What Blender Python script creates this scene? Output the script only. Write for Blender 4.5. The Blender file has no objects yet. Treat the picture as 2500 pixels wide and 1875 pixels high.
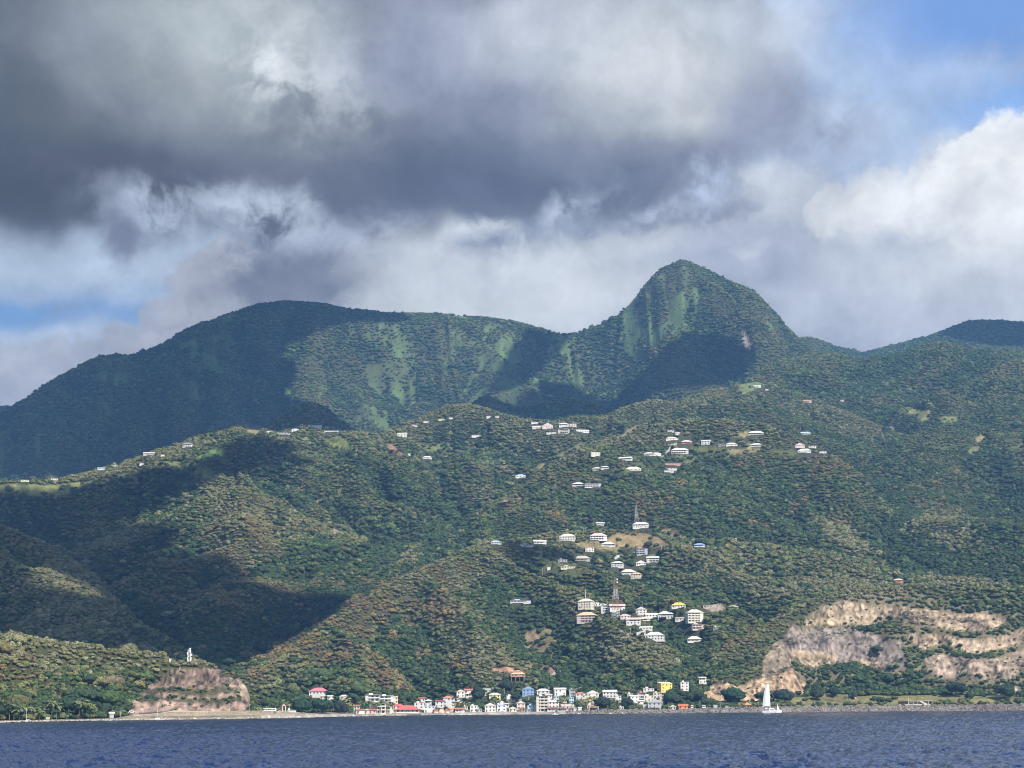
# Tropical coast seen from a boat: forested hills, villages, a high peak, cumulus sky.
import bpy, math, random
import numpy as np
from mathutils import Matrix, Vector

rad = math.radians
random.seed(7)
rng = np.random.default_rng(7)
scene = bpy.context.scene
COL = scene.collection

# ------------------------------------------------------------------ camera
FPX = 4665.0                       # focal length in pixels of the 2500 px wide photograph
CAM_Z = 6.0
PITCH = math.atan((1728.0 - 937.5) / FPX)
ROLL = 0.0079
Fv = np.array([0, math.cos(PITCH), math.sin(PITCH)])
R0 = np.array([1.0, 0, 0])
U0 = np.array([0, -math.sin(PITCH), math.cos(PITCH)])
Rv = R0 * math.cos(ROLL) - U0 * math.sin(ROLL)
Uv = U0 * math.cos(ROLL) + R0 * math.sin(ROLL)
cam_data = bpy.data.cameras.new("camera")
cam_data.sensor_width = 36.0
cam_data.lens = 36.0 * FPX / 2500.0
cam_data.clip_start = 1.0
cam_data.clip_end = 60000.0
cam = bpy.data.objects.new("camera", cam_data)
COL.objects.link(cam)
M = Matrix(((Rv[0], Uv[0], -Fv[0], 0), (Rv[1], Uv[1], -Fv[1], 0), (Rv[2], Uv[2], -Fv[2], CAM_Z), (0, 0, 0, 1)))
cam.matrix_world = M
scene.camera = cam

# ------------------------------------------------------------------ render settings and light
scene.view_settings.view_transform = 'Standard'
scene.view_settings.look = 'None'
EXPO = 0.35
scene.view_settings.exposure = EXPO
scene.view_settings.gamma = 1.0
scene.render.engine = 'CYCLES'
scene.cycles.use_denoising = True
scene.cycles.pixel_filter_type = 'BLACKMAN_HARRIS'
scene.cycles.filter_width = 1.0
scene.cycles.max_bounces = 5
scene.cycles.diffuse_bounces = 2
scene.cycles.glossy_bounces = 2
scene.cycles.volume_bounces = 1
scene.cycles.transparent_max_bounces = 8

SUN_EL, SUN_AZ = rad(42.0), rad(34.0)          # azimuth measured from straight behind the camera towards the right
SUN_DIR = np.array([math.sin(SUN_AZ) * math.cos(SUN_EL), -math.cos(SUN_AZ) * math.cos(SUN_EL), math.sin(SUN_EL)])
sun_data = bpy.data.lights.new("sun", 'SUN')
sun_data.energy = 5.0
sun_data.angle = rad(0.5)
sun_data.color = (1.0, 0.93, 0.82)
sun = bpy.data.objects.new("sun", sun_data)
sun.rotation_euler = Vector(SUN_DIR).to_track_quat('Z', 'Y').to_euler()
COL.objects.link(sun)


def srgb(r, g, b):
    def f(c):
        c /= 255.0
        return c / 12.92 if c <= 0.04045 else ((c + 0.055) / 1.055) ** 2.4
    return (f(r), f(g), f(b))


def pix_dir(px, py):
    px = np.asarray(px, float); py = np.asarray(py, float)
    return Fv + ((px - 1250.0) / FPX)[..., None] * Rv - ((py - 937.5) / FPX)[..., None] * Uv


def pix_ue(px, py):
    """azimuth and tangent of elevation of the ray through a pixel of the photograph"""
    d = pix_dir(px, py)
    return np.arctan2(d[..., 0], d[..., 1]), d[..., 2] / np.hypot(d[..., 0], d[..., 1])


def project(x, y, z):
    p = np.stack([x, y, z - CAM_Z], -1)
    w = p @ Fv
    return 1250.0 + FPX * (p @ Rv) / w, 937.5 - FPX * (p @ Uv) / w


# ------------------------------------------------------------------ sky: Nishita air with broken cumulus over it
SKY_STRENGTH = 0.1
HAZE_DENSITY = 5.4e-5
HAZE_T, HAZE_IN = 0.74, (0.040, 0.072, 0.135)      # how the haze between here and the clouds dims and veils them


def build_world():
    w = bpy.data.worlds.new("World")
    scene.world = w
    w.use_nodes = True
    w.cycles.sampling_method = 'MANUAL'
    w.cycles.sample_map_resolution = 512
    nt = w.node_tree
    nt.nodes.clear()
    N, L = nt.nodes, nt.links

    def node(t, **kw):
        n = N.new(t)
        for k, v in kw.items():
            setattr(n, k, v)
        return n

    def math_(op, a, b=None, c=None, clamp=False):
        n = node('ShaderNodeMath', operation=op, use_clamp=clamp)
        for i, v in enumerate((a, b, c)):
            if v is None:
                continue
            if isinstance(v, (int, float)):
                n.inputs[i].default_value = v
            else:
                L.new(v, n.inputs[i])
        return n.outputs[0]

    def vmath(op, a, b=None, scale=None):
        n = node('ShaderNodeVectorMath', operation=op)
        for i, v in enumerate((a, b)):
            if v is None:
                continue
            if isinstance(v, tuple):
                n.inputs[i].default_value = v
            else:
                L.new(v, n.inputs[i])
        if scale is not None:
            if isinstance(scale, (int, float)):
                n.inputs['Scale'].default_value = scale
            else:
                L.new(scale, n.inputs['Scale'])
        return n.outputs['Value'] if op in ('LENGTH', 'DOT_PRODUCT') else n.outputs[0]

    def noise(vec, scale, detail, rough=0.5, lac=2.0):
        n = node('ShaderNodeTexNoise')
        L.new(vec, n.inputs['Vector'])
        n.inputs['Scale'].default_value = scale
        n.inputs['Detail'].default_value = detail
        n.inputs['Roughness'].default_value = rough
        n.inputs['Lacunarity'].default_value = lac
        return n

    tc = node('ShaderNodeTexCoord')
    dirv = tc.outputs['Generated']
    sep = node('ShaderNodeSeparateXYZ')
    L.new(dirv, sep.inputs[0])
    az = math_('ARCTAN2', sep.outputs[0], sep.outputs[1])
    el = math_('ARCSINE', sep.outputs[2])
    comb = node('ShaderNodeCombineXYZ')
    L.new(az, comb.inputs[0]); L.new(el, comb.inputs[1])
    base = comb.outputs[0]

    # three degrees of turbulence for the cloud outlines
    def warp(src, scale, detail, amp, rough=0.55):
        n = noise(src, scale, detail, rough)
        v = vmath('SUBTRACT', n.outputs['Color'], (0.5, 0.5, 0.5))
        v = vmath('SCALE', v, scale=amp)
        return vmath('ADD', src, v)
    soft = warp(base, 9.0, 3.0, 0.05)
    soft = warp(soft, 34.0, 4.0, 0.014)
    rag = warp(base, 14.0, 8.0, 0.085, 0.62)
    puff = warp(base, 22.0, 2.0, 0.022)
    puff = warp(puff, 58.0, 7.0, 0.024, 0.6)
    wisp = warp(base, 11.0, 5.0, 0.04, 0.6)
    wisp = warp(wisp, 46.0, 9.0, 0.022, 0.66)
    COORD = {'s': soft, 'r': rag, 'p': puff, 'w': wisp}

    def tear(src, scale, lo, hi, bottom):
        n = noise(src, scale, 7.0, 0.6)
        m_ = node('ShaderNodeMapRange', interpolation_type='SMOOTHSTEP')
        L.new(n.outputs['Fac'], m_.inputs[0])
        m_.inputs[1].default_value, m_.inputs[2].default_value, m_.inputs[3].default_value = lo, hi, bottom
        return m_.outputs[0]
    TEAR = {'w': tear(soft, 30.0, 0.36, 0.60, 0.0)}

    def sc(c):
        l = srgb(*c)
        g = sum(l) / 3
        sat = (max(c) - min(c)) / max(c)
        k = 0.14 if sat < 0.36 else 0.0                 # cloud is a little greyer than the open air
        l = [v * (1 - k) + g * k for v in l]
        return tuple(max(l[i] / 2 ** EXPO - HAZE_IN[i], 0.004) / HAZE_T / SKY_STRENGTH for i in range(3)) + (1.0,)

    nish = node('ShaderNodeTexSky', sky_type='NISHITA', sun_disc=False)
    nish.sun_elevation = SUN_EL
    nish.sun_rotation = math.pi - SUN_AZ
    nish.air_density, nish.dust_density, nish.ozone_density = 1.0, 0.6, 1.5
    # cumulus field in the rest of the sky
    gen = noise(dirv, 2.2, 9.0, 0.58)
    gm = node('ShaderNodeMapRange', interpolation_type='SMOOTHSTEP')
    L.new(gen.outputs['Fac'], gm.inputs[0])
    gm.inputs[1].default_value, gm.inputs[2].default_value = 0.50, 0.62
    gmix = node('ShaderNodeMix', data_type='RGBA')
    L.new(gm.outputs[0], gmix.inputs[0])
    L.new(nish.outputs[0], gmix.inputs[6])
    gmix.inputs[7].default_value = (4.4, 4.6, 5.0, 1)
    color = gmix.outputs[2]

    # cloud masses, back to front: centre and half-size in pixels of the photograph, tilt in degrees,
    # softness of the rim, opacity, colour as it shows, kind of outline
    for cx, cy, rx, ry, ang, softn, op, c, kind in SKY_STROKES:
        u, t = pix_ue(cx, cy)
        mp = node('ShaderNodeMapping', vector_type='TEXTURE')
        ma = node('ShaderNodeVectorMath', operation='MULTIPLY_ADD')      # (keeps the layers in order)
        L.new(color, ma.inputs[0]); ma.inputs[1].default_value = (1e-7, 1e-7, 1e-7); L.new(COORD[kind], ma.inputs[2])
        L.new(ma.outputs[0], mp.inputs[0])
        mp.inputs['Location'].default_value = (float(u), math.atan(float(t)), 0)
        mp.inputs['Rotation'].default_value = (0, 0, rad(ang))
        mp.inputs['Scale'].default_value = (rx / FPX, ry / FPX, 1)
        ln = vmath('LENGTH', mp.outputs[0])
        mr = node('ShaderNodeMapRange', interpolation_type='SMOOTHSTEP')
        L.new(ln, mr.inputs[0])
        mr.inputs[1].default_value = 1.0 + softn * 0.5
        mr.inputs[2].default_value = 1.0 - softn * 0.5
        mr.inputs[3].default_value = 0.0
        mr.inputs[4].default_value = op
        fac = mr.outputs[0]
        if kind in TEAR:
            fac = math_('MULTIPLY', fac, TEAR[kind])
        mx = node('ShaderNodeMix', data_type='RGBA')
        L.new(fac, mx.inputs[0])
        L.new(color, mx.inputs[6])
        mx.inputs[7].default_value = sc(c)
        color = mx.outputs[2]
    # fine billows inside the masses
    b1 = noise(soft, 26.0, 8.0, 0.55)
    b2 = noise(base, 7.0, 5.0, 0.5)
    b3 = noise(wisp, 70.0, 6.0, 0.6)
    f = math_('ADD', math_('MULTIPLY', math_('SUBTRACT', b1.outputs['Fac'], 0.5), 0.75),
              math_('MULTIPLY', math_('SUBTRACT', b2.outputs['Fac'], 0.5), 0.55))
    b4 = noise(puff, 48.0, 9.0, 0.62)
    f = math_('ADD', f, math_('MULTIPLY', math_('SUBTRACT', b3.outputs['Fac'], 0.5), 0.30))
    f = math_('ADD', f, math_('MULTIPLY', math_('SUBTRACT', b4.outputs['Fac'], 0.5), 0.34))
    # clear blue air is even, cloud is not: damp the billows where the colour is saturated
    hs = node('ShaderNodeSeparateColor', mode='HSV')
    L.new(color, hs.inputs[0])
    dm = node('ShaderNodeMapRange')
    L.new(hs.outputs[1], dm.inputs[0])
    dm.inputs[1].default_value, dm.inputs[2].default_value, dm.inputs[3].default_value, dm.inputs[4].default_value = 0.5, 0.75, 1.0, 0.15
    f = math_('ADD', math_('MULTIPLY', f, dm.outputs[0]), 1.0)
    out = vmath('SCALE', color, scale=f)
    bg = node('ShaderNodeBackground')
    L.new(out, bg.inputs[0])
    bg.inputs[1].default_value = SKY_STRENGTH
    ow = node('ShaderNodeOutputWorld')
    L.new(bg.outputs[0], ow.inputs[0])


SKY_STROKES = [
    # blue air of this part of the sky
    (1250, 500, 2600, 1500, 0, 0.5, 1.0, (176, 198, 228), 's'),
    (2400, 30, 330, 150, -8, 1.4, 0.95, (122, 162, 224), 's'),
    (2480, 290, 260, 110, 8, 1.4, 0.8, (128, 172, 232), 's'),
    (2250, 180, 456, 60, 9, 1.8, 1.0, (158, 186, 228), 'w'),
    (2150, 390, 260, 90, 0, 1.5, 0.8, (178, 202, 236), 's'),
    (2230, 435, 190, 50, 14, 1.3, 0.9, (130, 168, 226), 's'),
    (2020, 330, 170, 80, 0, 1.5, 0.6, (168, 188, 220), 's'),
    # pale band on the left with a blue gap
    (250, 640, 520, 130, 0, 1.2, 1.0, (176, 198, 226), 's'),
    (60, 760, 230, 46, 0, 1.4, 0.95, (124, 164, 216), 's'),
    (330, 770, 90, 26, 0, 1.4, 0.8, (134, 170, 218), 's'),
    (300, 700, 504, 24, 2, 1.8, 1.0, (160, 186, 222), 'w'),
    # bank of cloud behind the ridge
    (1250, 780, 560, 190, 0, 0.8, 1.0, (188, 199, 216), 's'),
    (1750, 720, 520, 260, 0, 0.9, 1.0, (182, 193, 213), 's'),
    (1150, 760, 300, 60, 0, 1.3, 0.8, (206, 214, 224), 's'),
    (1370, 700, 300, 90, -8, 1.2, 0.8, (204, 213, 225), 's'),
    (1950, 830, 330, 130, 0, 1.4, 0.7, (166, 178, 204), 's'),
    (2330, 780, 330, 120, 0, 1.4, 0.7, (170, 181, 206), 's'),
    # cumulus heap on the right
    (2430, 560, 310, 230, 0, 0.28, 1.0, (202, 212, 226), 'p'),
    (2170, 640, 330, 190, 0, 0.5, 1.0, (186, 198, 218), 'p'),
    (2120, 510, 150, 84, 10, 0.34, 0.95, (206, 216, 230), 'p'),
    (2440, 395, 150, 100, 20, 0.3, 0.95, (224, 231, 240), 'p'),
    (2320, 480, 160, 90, 20, 0.4, 0.9, (214, 223, 234), 'p'),
    (1850, 470, 180, 70, 0, 0.7, 0.85, (196, 206, 222), 'p'),
    (2440, 640, 190, 90, 0, 1.2, 0.7, (214, 221, 230), 's'),
    (2080, 640, 120, 50, 0, 1.3, 0.5, (200, 209, 224), 's'),
    (1700, 560, 260, 70, 8, 1.2, 0.7, (188, 200, 222), 's'),
    (2350, 740, 330, 50, 0, 1.5, 0.6, (180, 190, 212), 's'),
    (1830, 620, 170, 80, 0, 1.4, 0.6, (164, 176, 206), 's'),
    (1600, 790, 160, 70, 0, 1.5, 0.6, (184, 194, 214), 's'),
    # heap on the left, low behind the ridge
    (560, 740, 115, 128, 0, 0.2, 0.95, (178, 188, 207), 'p'),
    (480, 850, 150, 110, 0, 0.22, 0.95, (172, 182, 202), 'p'),
    (330, 900, 190, 115, 0, 0.25, 0.95, (170, 181, 201), 'p'),
    (80, 960, 210, 130, 0, 0.25, 0.95, (172, 183, 202), 'p'),
    (690, 800, 130, 130, 0, 0.6, 0.9, (168, 178, 202), 'p'),
    (430, 890, 120, 46, 0, 1.4, 0.5, (150, 162, 192), 's'),
    (175, 765, 40, 50, 0, 1.5, 1.0, (142, 160, 192), 'w'),
    (120, 1000, 170, 60, 0, 1.4, 0.5, (176, 184, 206), 's'),
    # great dark cloud overhead
    (200, 200, 800, 300, 0, 0.3, 1.0, (112, 126, 148), 'r'),
    (1000, 250, 900, 330, 0, 0.26, 1.0, (126, 140, 166), 'r'),
    (1540, 180, 410, 320, 0, 0.3, 1.0, (150, 162, 186), 'r'),
    (800, 560, 150, 120, 0, 0.6, 0.95, (112, 126, 156), 'r'),
    (720, 650, 132, 96, -20, 1.4, 1.0, (116, 130, 158), 'w'),
    (840, 640, 120, 55, 0, 1.5, 1.0, (110, 126, 154), 'w'),
    (1330, 560, 276, 72, 6, 1.5, 1.0, (112, 130, 160), 'w'),
    (1620, 470, 240, 72, 14, 1.5, 1.0, (126, 140, 170), 'w'),
    (1500, 540, 276, 26, 8, 1.6, 1.0, (118, 134, 164), 'w'),
    # its modelling: shaded belly, bright shoulders
    (60, 400, 360, 150, -6, 1.1, 0.95, (84, 98, 120), 's'),
    (180, 480, 260, 70, -8, 1.1, 0.7, (86, 100, 122), 's'),
    (40, 230, 200, 120, 0, 1.3, 0.7, (96, 112, 132), 's'),
    (560, 330, 420, 110, -6, 1.4, 0.6, (120, 134, 152), 's'),
    (420, 430, 300, 70, -10, 1.4, 0.8, (94, 108, 134), 's'),
    (900, 410, 420, 120, -4, 1.3, 0.8, (108, 124, 152), 's'),
    (1330, 420, 330, 120, 4, 1.3, 0.85, (100, 118, 148), 's'),
    (1120, 490, 260, 56, 0, 1.2, 0.7, (98, 114, 146), 's'),
    (480, 110, 340, 170, -14, 1.5, 0.9, (150, 164, 180), 's'),
    (640, 60, 260, 110, -10, 1.4, 0.8, (178, 192, 204), 's'),
    (330, 170, 200, 70, -14, 1.5, 0.5, (146, 158, 172), 's'),
    (720, 150, 180, 132, -30, 1.6, 1.0, (196, 208, 222), 'w'),
    (690, 165, 84, 55, -30, 1.6, 1.0, (216, 226, 236), 'w'),
    (790, 200, 72, 55, -30, 1.7999999999999998, 1.0, (198, 208, 224), 'w'),
    (1080, 80, 240, 130, 0, 1.5, 0.8, (158, 172, 204), 's'),
    (1160, 250, 160, 110, 0, 1.6, 0.6, (140, 154, 184), 's'),
    (1360, 60, 260, 100, 0, 1.3, 0.8, (186, 198, 218), 's'),
    (1640, 90, 300, 110, 0, 1.2, 0.85, (194, 206, 222), 's'),
    (1590, 190, 160, 120, 10, 1.2, 0.85, (206, 215, 226), 's'),
    (1660, 290, 130, 60, 10, 1.3, 0.75, (200, 208, 216), 's'),
    (1480, 290, 170, 80, 12, 1.4, 0.7, (166, 178, 196), 's'),
    (1780, 230, 90, 60, 0, 1.4, 0.6, (186, 196, 214), 's'),
    (1900, 150, 90, 110, 10, 1.3, 0.6, (154, 166, 194), 's'),
    (1860, 270, 130, 80, 30, 1.2, 0.7, (146, 160, 190), 's'),
    (1560, 380, 260, 60, 4, 1.3, 0.7, (128, 142, 172), 's'),
    (1900, 30, 170, 60, 0, 1.4, 0.6, (190, 204, 226), 's'),
    (2000, 330, 96, 72, 0, 1.7999999999999998, 1.0, (150, 164, 196), 'w'),
    # sunlit gaps and torn edges under it
    (520, 530, 252, 79, -12, 1.4, 1.0, (180, 198, 224), 'w'),
    (350, 480, 52, 60, -20, 1.4, 1.0, (176, 194, 222), 'w'),
    (660, 530, 132, 72, -14, 1.4, 1.0, (190, 208, 232), 'w'),
    (300, 555, 48, 72, 20, 1.4, 1.0, (122, 136, 166), 'w'),
    (560, 560, 108, 40, -24, 1.5, 1.0, (122, 138, 166), 'w'),
    (700, 660, 156, 72, 0, 1.7000000000000002, 1.0, (120, 134, 162), 'w'),
    (700, 700, 90, 50, 0, 1.2, 0.7, (140, 152, 180), 's'),
    (1010, 575, 216, 55, 0, 1.5, 1.0, (178, 194, 220), 'w'),
    (1180, 555, 55, 38, 0, 1.4, 1.0, (214, 224, 236), 'w'),
    (1040, 610, 84, 24, 10, 1.6, 1.0, (130, 146, 176), 'w'),
    (1120, 660, 260, 70, 0, 1.2, 0.85, (200, 210, 224), 's'),
    (1390, 530, 84, 55, 30, 1.5, 1.0, (178, 192, 216), 'w'),
    (1460, 500, 72, 40, 40, 1.6, 1.0, (164, 180, 208), 'w'),
    (1600, 510, 132, 26, 14, 1.5, 1.0, (176, 190, 216), 'w'),
    (1730, 420, 72, 52, 20, 1.6, 1.0, (184, 204, 236), 'w'),
    (1250, 590, 144, 36, 0, 1.7000000000000002, 1.0, (132, 148, 178), 'w'),
    (1480, 600, 200, 40, 6, 1.2, 0.7, (204, 214, 228), 's'),
    (1840, 585, 31, 21, 0, 1.6, 1.0, (196, 206, 226), 'w'),
]
# knobbly rims of the sunlit heaps
_g = random.Random(5)
_rim = []
for (x0, y0), (x1, y1) in zip([(1990, 480), (2060, 455), (2130, 445), (2200, 462), (2290, 430), (2335, 365), (2390, 318), (2450, 300)], [(2060, 455), (2130, 445), (2200, 462), (2290, 430), (2335, 365), (2390, 318), (2450, 300), (2530, 290)]):
    for t in (.15, .65):
        q = _g.uniform(34, 60)
        _rim.append((int(x0 + (x1 - x0) * t), int(y0 + (y1 - y0) * t + q * .9), int(q * 1.15), int(q), _g.uniform(-20, 20), 0.45, 0.85, (226, 232, 240) if x0 > 2250 else (214, 222, 233), 'p'))
for x, y, q in ((2440, 420, 60), (2350, 470, 55), (2470, 500, 70), (2250, 520, 60), (2160, 500, 50), (2400, 580, 80), (2090, 530, 50)):
    _rim.append((x, y, int(q * 1.3), q, 10, 0.9, 0.45, (236, 240, 245), 'p'))
    _rim.append((x - 30, y + int(q * 1.2), int(q * 1.3), int(q * .6), 5, 1.2, 0.4, (184, 195, 216), 'p'))
for x, y, q in ((452, 690, 42), (480, 640, 44), (530, 612, 46), (590, 620, 44), (400, 740, 46), (440, 800, 40), (500, 760, 50), (370, 820, 46), (290, 830, 44), (230, 850, 40), (150, 860, 46), (60, 880, 50), (10, 900, 46), (340, 880, 50), (100, 930, 55)):
    _rim.append((x, y + int(q * .6), int(q * 1.1), q, 0, 0.28, 0.8, (176, 184, 204), 'p'))
    _rim.append((x + 25, y + int(q * 1.5), int(q * 1.3), int(q * .7), 0, 1.3, 0.5, (156, 166, 190), 's'))
k_ = next(i for i, q in enumerate(SKY_STROKES) if q[:2] == (200, 200))
SKY_STROKES[k_:k_] = _rim
build_world()

# ------------------------------------------------------------------ helpers
_tab = {}


def vnoise(x, y, seed=0):
    if seed not in _tab:
        _tab[seed] = np.random.default_rng(seed + 100).random((256, 256)) * 2 - 1
    T = _tab[seed]
    x = np.asarray(x, float); y = np.asarray(y, float)
    xi = np.floor(x).astype(int); yi = np.floor(y).astype(int)
    fx = x - xi; fy = y - yi
    fx = fx * fx * fx * (fx * (fx * 6 - 15) + 10); fy = fy * fy * fy * (fy * (fy * 6 - 15) + 10)
    x0 = xi & 255; x1 = (xi + 1) & 255; y0 = yi & 255; y1 = (yi + 1) & 255
    a = T[x0, y0] * (1 - fx) + T[x1, y0] * fx
    b = T[x0, y1] * (1 - fx) + T[x1, y1] * fx
    return a * (1 - fy) + b * fy


def fbm(x, y, octaves=4, seed=0, gain=0.5):
    s = 0; a = 1; n = 0
    for i in range(octaves):
        s = s + a * vnoise(x * 2 ** i + 17.3 * i, y * 2 ** i - 9.1 * i, seed + i)
        n += a; a *= gain
    return s / n


def sstep(e0, e1, x):
    t = np.clip((x - e0) / (e1 - e0), 0, 1)
    return t * t * (3 - 2 * t)


def in_poly(px, py, poly):
    ins = np.zeros(np.shape(px), bool)
    n = len(poly)
    for i in range(n):
        x0, y0 = poly[i]; x1, y1 = poly[(i + 1) % n]
        if y0 == y1:
            continue
        c = ((y0 > py) != (y1 > py)) & (px < (x1 - x0) * (py - y0) / (y1 - y0) + x0)
        ins ^= c
    return ins


def mesh_obj(name, verts, faces, mat=None, parent=None, smooth=False, colors=None, link=True):
    """faces: list of tuples or an (n,k) array"""
    me = bpy.data.meshes.new(name)
    verts = np.asarray(verts, np.float32)
    if isinstance(faces, np.ndarray):
        k = faces.shape[1]
        me.vertices.add(len(verts)); me.vertices.foreach_set("co", verts.ravel())
        me.loops.add(faces.size); me.loops.foreach_set("vertex_index", faces.astype(np.int32).ravel())
        me.polygons.add(len(faces))
        me.polygons.foreach_set("loop_start", np.arange(0, faces.size, k, dtype=np.int32))
        me.polygons.foreach_set("loop_total", np.full(len(faces), k, np.int32))
        me.update(calc_edges=True)
    else:
        me.from_pydata([tuple(v) for v in verts], [], faces)
    if smooth:
        me.polygons.foreach_set("use_smooth", np.ones(len(me.polygons), bool))
    if colors is not None:
        at = me.color_attributes.new("tint", 'FLOAT_COLOR', 'POINT')
        c = np.ones((len(verts), 4), np.float32); c[:, :3] = colors
        at.data.foreach_set("color", c.ravel())
    if mat is not None:
        me.materials.append(mat)
    o = bpy.data.objects.new(name, me)
    if link:
        COL.objects.link(o)
    if parent is not None:
        o.parent = parent
    return o


def tag(o, label=None, cat=None, group=None, kind=None):
    if label: o["label"] = label
    if cat: o["category"] = cat
    if group: o["group"] = group
    if kind: o["kind"] = kind
    return o


def empty(name, loc, rz=0.0):
    o = bpy.data.objects.new(name, None)
    COL.objects.link(o)
    o.location = loc
    o.rotation_euler = (0, 0, rz)
    return o


class MB:
    """collects boxes, prisms and bars into one mesh"""
    def __init__(self):
        self.v = []; self.f = []

    def add(self, vs, fs):
        n = len(self.v)
        self.v += [tuple(p) for p in vs]
        self.f += [tuple(i + n for i in f) for f in fs]
        return self

    def box(self, x0, x1, y0, y1, z0, z1):
        return self.add([(x0, y0, z0), (x1, y0, z0), (x1, y1, z0), (x0, y1, z0), (x0, y0, z1), (x1, y0, z1), (x1, y1, z1), (x0, y1, z1)],
                        [(0, 3, 2, 1), (4, 5, 6, 7), (0, 1, 5, 4), (1, 2, 6, 5), (2, 3, 7, 6), (3, 0, 4, 7)])

    def bar(self, a, b, r0, r1=None, n=6):
        r1 = r0 if r1 is None else r1
        a = Vector(a); b = Vector(b)
        d = (b - a).normalized()
        s = d.cross(Vector((0, 0, 1))) if abs(d.z) < 0.95 else d.cross(Vector((1, 0, 0)))
        s.normalize(); t = d.cross(s)
        vs = []
        for c, r in ((a, r0), (b, r1)):
            for k in range(n):
                q = 2 * math.pi * k / n
                vs.append(c + s * math.cos(q) * r + t * math.sin(q) * r)
        fs = [(k, (k + 1) % n, n + (k + 1) % n, n + k) for k in range(n)]
        fs += [tuple(range(n - 1, -1, -1)), tuple(range(n, 2 * n))]
        return self.add(vs, fs)

    def build(self, name, mat, parent=None, smooth=False):
        return mesh_obj(name, self.v, self.f, mat, parent, smooth)


_mats = {}


def mat_plain(name, col, rough=0.8, vary=0.12, scale=1.2, metal=0.0, bump=0.0):
    """a painted or weathered surface: base colour with procedural mottling"""
    key = name
    if key in _mats:
        return _mats[key]
    m = bpy.data.materials.new(name)
    m.use_nodes = True
    nt = m.node_tree; N, L = nt.nodes, nt.links
    b = N['Principled BSDF']
    b.inputs['Roughness'].default_value = rough
    b.inputs['Metallic'].default_value = metal
    tc = N.new('ShaderNodeTexCoord')
    nz = N.new('ShaderNodeTexNoise')
    nz.inputs['Scale'].default_value = scale; nz.inputs['Detail'].default_value = 5
    L.new(tc.outputs['Object'], nz.inputs['Vector'])
    r = N.new('ShaderNodeValToRGB')
    r.color_ramp.elements[0].position = 0.3; r.color_ramp.elements[1].position = 0.7
    r.color_ramp.elements[0].color = tuple(c * (1 - vary) for c in col) + (1,)
    r.color_ramp.elements[1].color = tuple(min(c * (1 + vary), 0.95) for c in col) + (1,)
    L.new(nz.outputs['Fac'], r.inputs[0]); L.new(r.outputs[0], b.inputs['Base Color'])
    if bump:
        bp = N.new('ShaderNodeBump'); bp.inputs['Strength'].default_value = 0.6; bp.inputs['Distance'].default_value = bump
        L.new(nz.outputs['Fac'], bp.inputs['Height']); L.new(bp.outputs[0], b.inputs['Normal'])
    _mats[key] = m
    return m


# ------------------------------------------------------------------ the land: one height field of overlapping ridges
NU = 1240
U = np.linspace(rad(-25), rad(25), NU)
RR = np.concatenate([np.arange(960, 2300, 2.6), np.arange(2300, 3900, 5.2), np.arange(3900, 7700, 12.0)])
NR = len(RR)
UG, RG = np.meshgrid(U, RR)                   # rows: distance, columns: azimuth
XG, YG = RG * np.sin(UG), RG * np.cos(UG)
tanlist = None


def crv(pts):
    """crest given as (px, py, distance) -> distance and height over the azimuth grid"""
    a = np.array(pts, float)
    u, t = pix_ue(a[:, 0], a[:, 1])
    r = np.interp(U, u, a[:, 2])
    tt = np.interp(U, u, t)
    return r, r * tt + CAM_Z - 3.5                 # the crowns standing on the crest make up the rest


def crvz(pts):
    """foot given as (px, height, distance)"""
    a = np.array(pts, float)
    u, _ = pix_ue(a[:, 0], np.full(len(a), 1600.0))
    return np.interp(U, u, a[:, 2]), np.interp(U, u, a[:, 1])


def hill(crest, foot, lam, amp, seed, lin=0.7, back=0.6, skew=0.25, terr=0.0, nter=3, crest_n=1.5, umask=None, ribs=None):
    rc, zc = crv(crest)
    rb, zb = crvz(foot)
    t = (RG - rb) / (rc - rb)
    tc = np.clip(t, 0, 1)
    g = lin * tc + (1 - lin) * (tc * tc * (3 - 2 * tc))
    if terr:
        ph = tc * nter + 0.10 * fbm(UG * 2000 / 90, RG / 150, 2, seed + 30)
        g = g - terr * np.sin(2 * math.pi * ph) / (2 * math.pi * nter) * sstep(0, .1, tc) * sstep(1, .9, tc)
    z = zb + (zc - zb) * g
    z = np.where(t < 0, zb + (RG - rb) * 0.45, z)
    z = np.where(t > 1, zc - (RG - rc) * back * sstep(0, 60, RG - rc), z)
    xx = UG * 2400 / lam
    yy = RG / lam
    n = fbm(xx + skew * yy + 0.5 * vnoise(xx * .6, yy * .4, seed + 7), yy * 0.42, 5, seed, 0.52)
    ridged = 1 - np.abs(n) * 3.0
    n2 = 0.65 * ridged + 0.6 * fbm(xx * .45, yy * .3, 3, seed + 11)
    w = sstep(0.0, 0.2, t) * sstep(1.0, 0.80, t)
    z = z + amp * (n2 - 0.55) * w
    HT.append(np.clip(t, 0, 1.2).astype(np.float32))
    if ribs:
        rb_ = 1 - np.abs(fbm(UG * 5000 / ribs[0] + RG / 600 + 1.5 * vnoise(UG * 45, RG / 500, seed + 40), RG / (ribs[0] * 8), 4, seed + 41, .5)) * 3.2
        z = z + ribs[1] * (rb_ - .5) * sstep(0.0, .15, t) * sstep(1.0, .9, t)
    z = z + crest_n * fbm(UG * rc / 14.0, RG / 40.0, 3, seed + 21) * sstep(0.3, 1, t)
    if umask is not None:
        z = np.where((UG > umask[0]) & (UG < umask[1]), z, -60)
    return z


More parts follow.
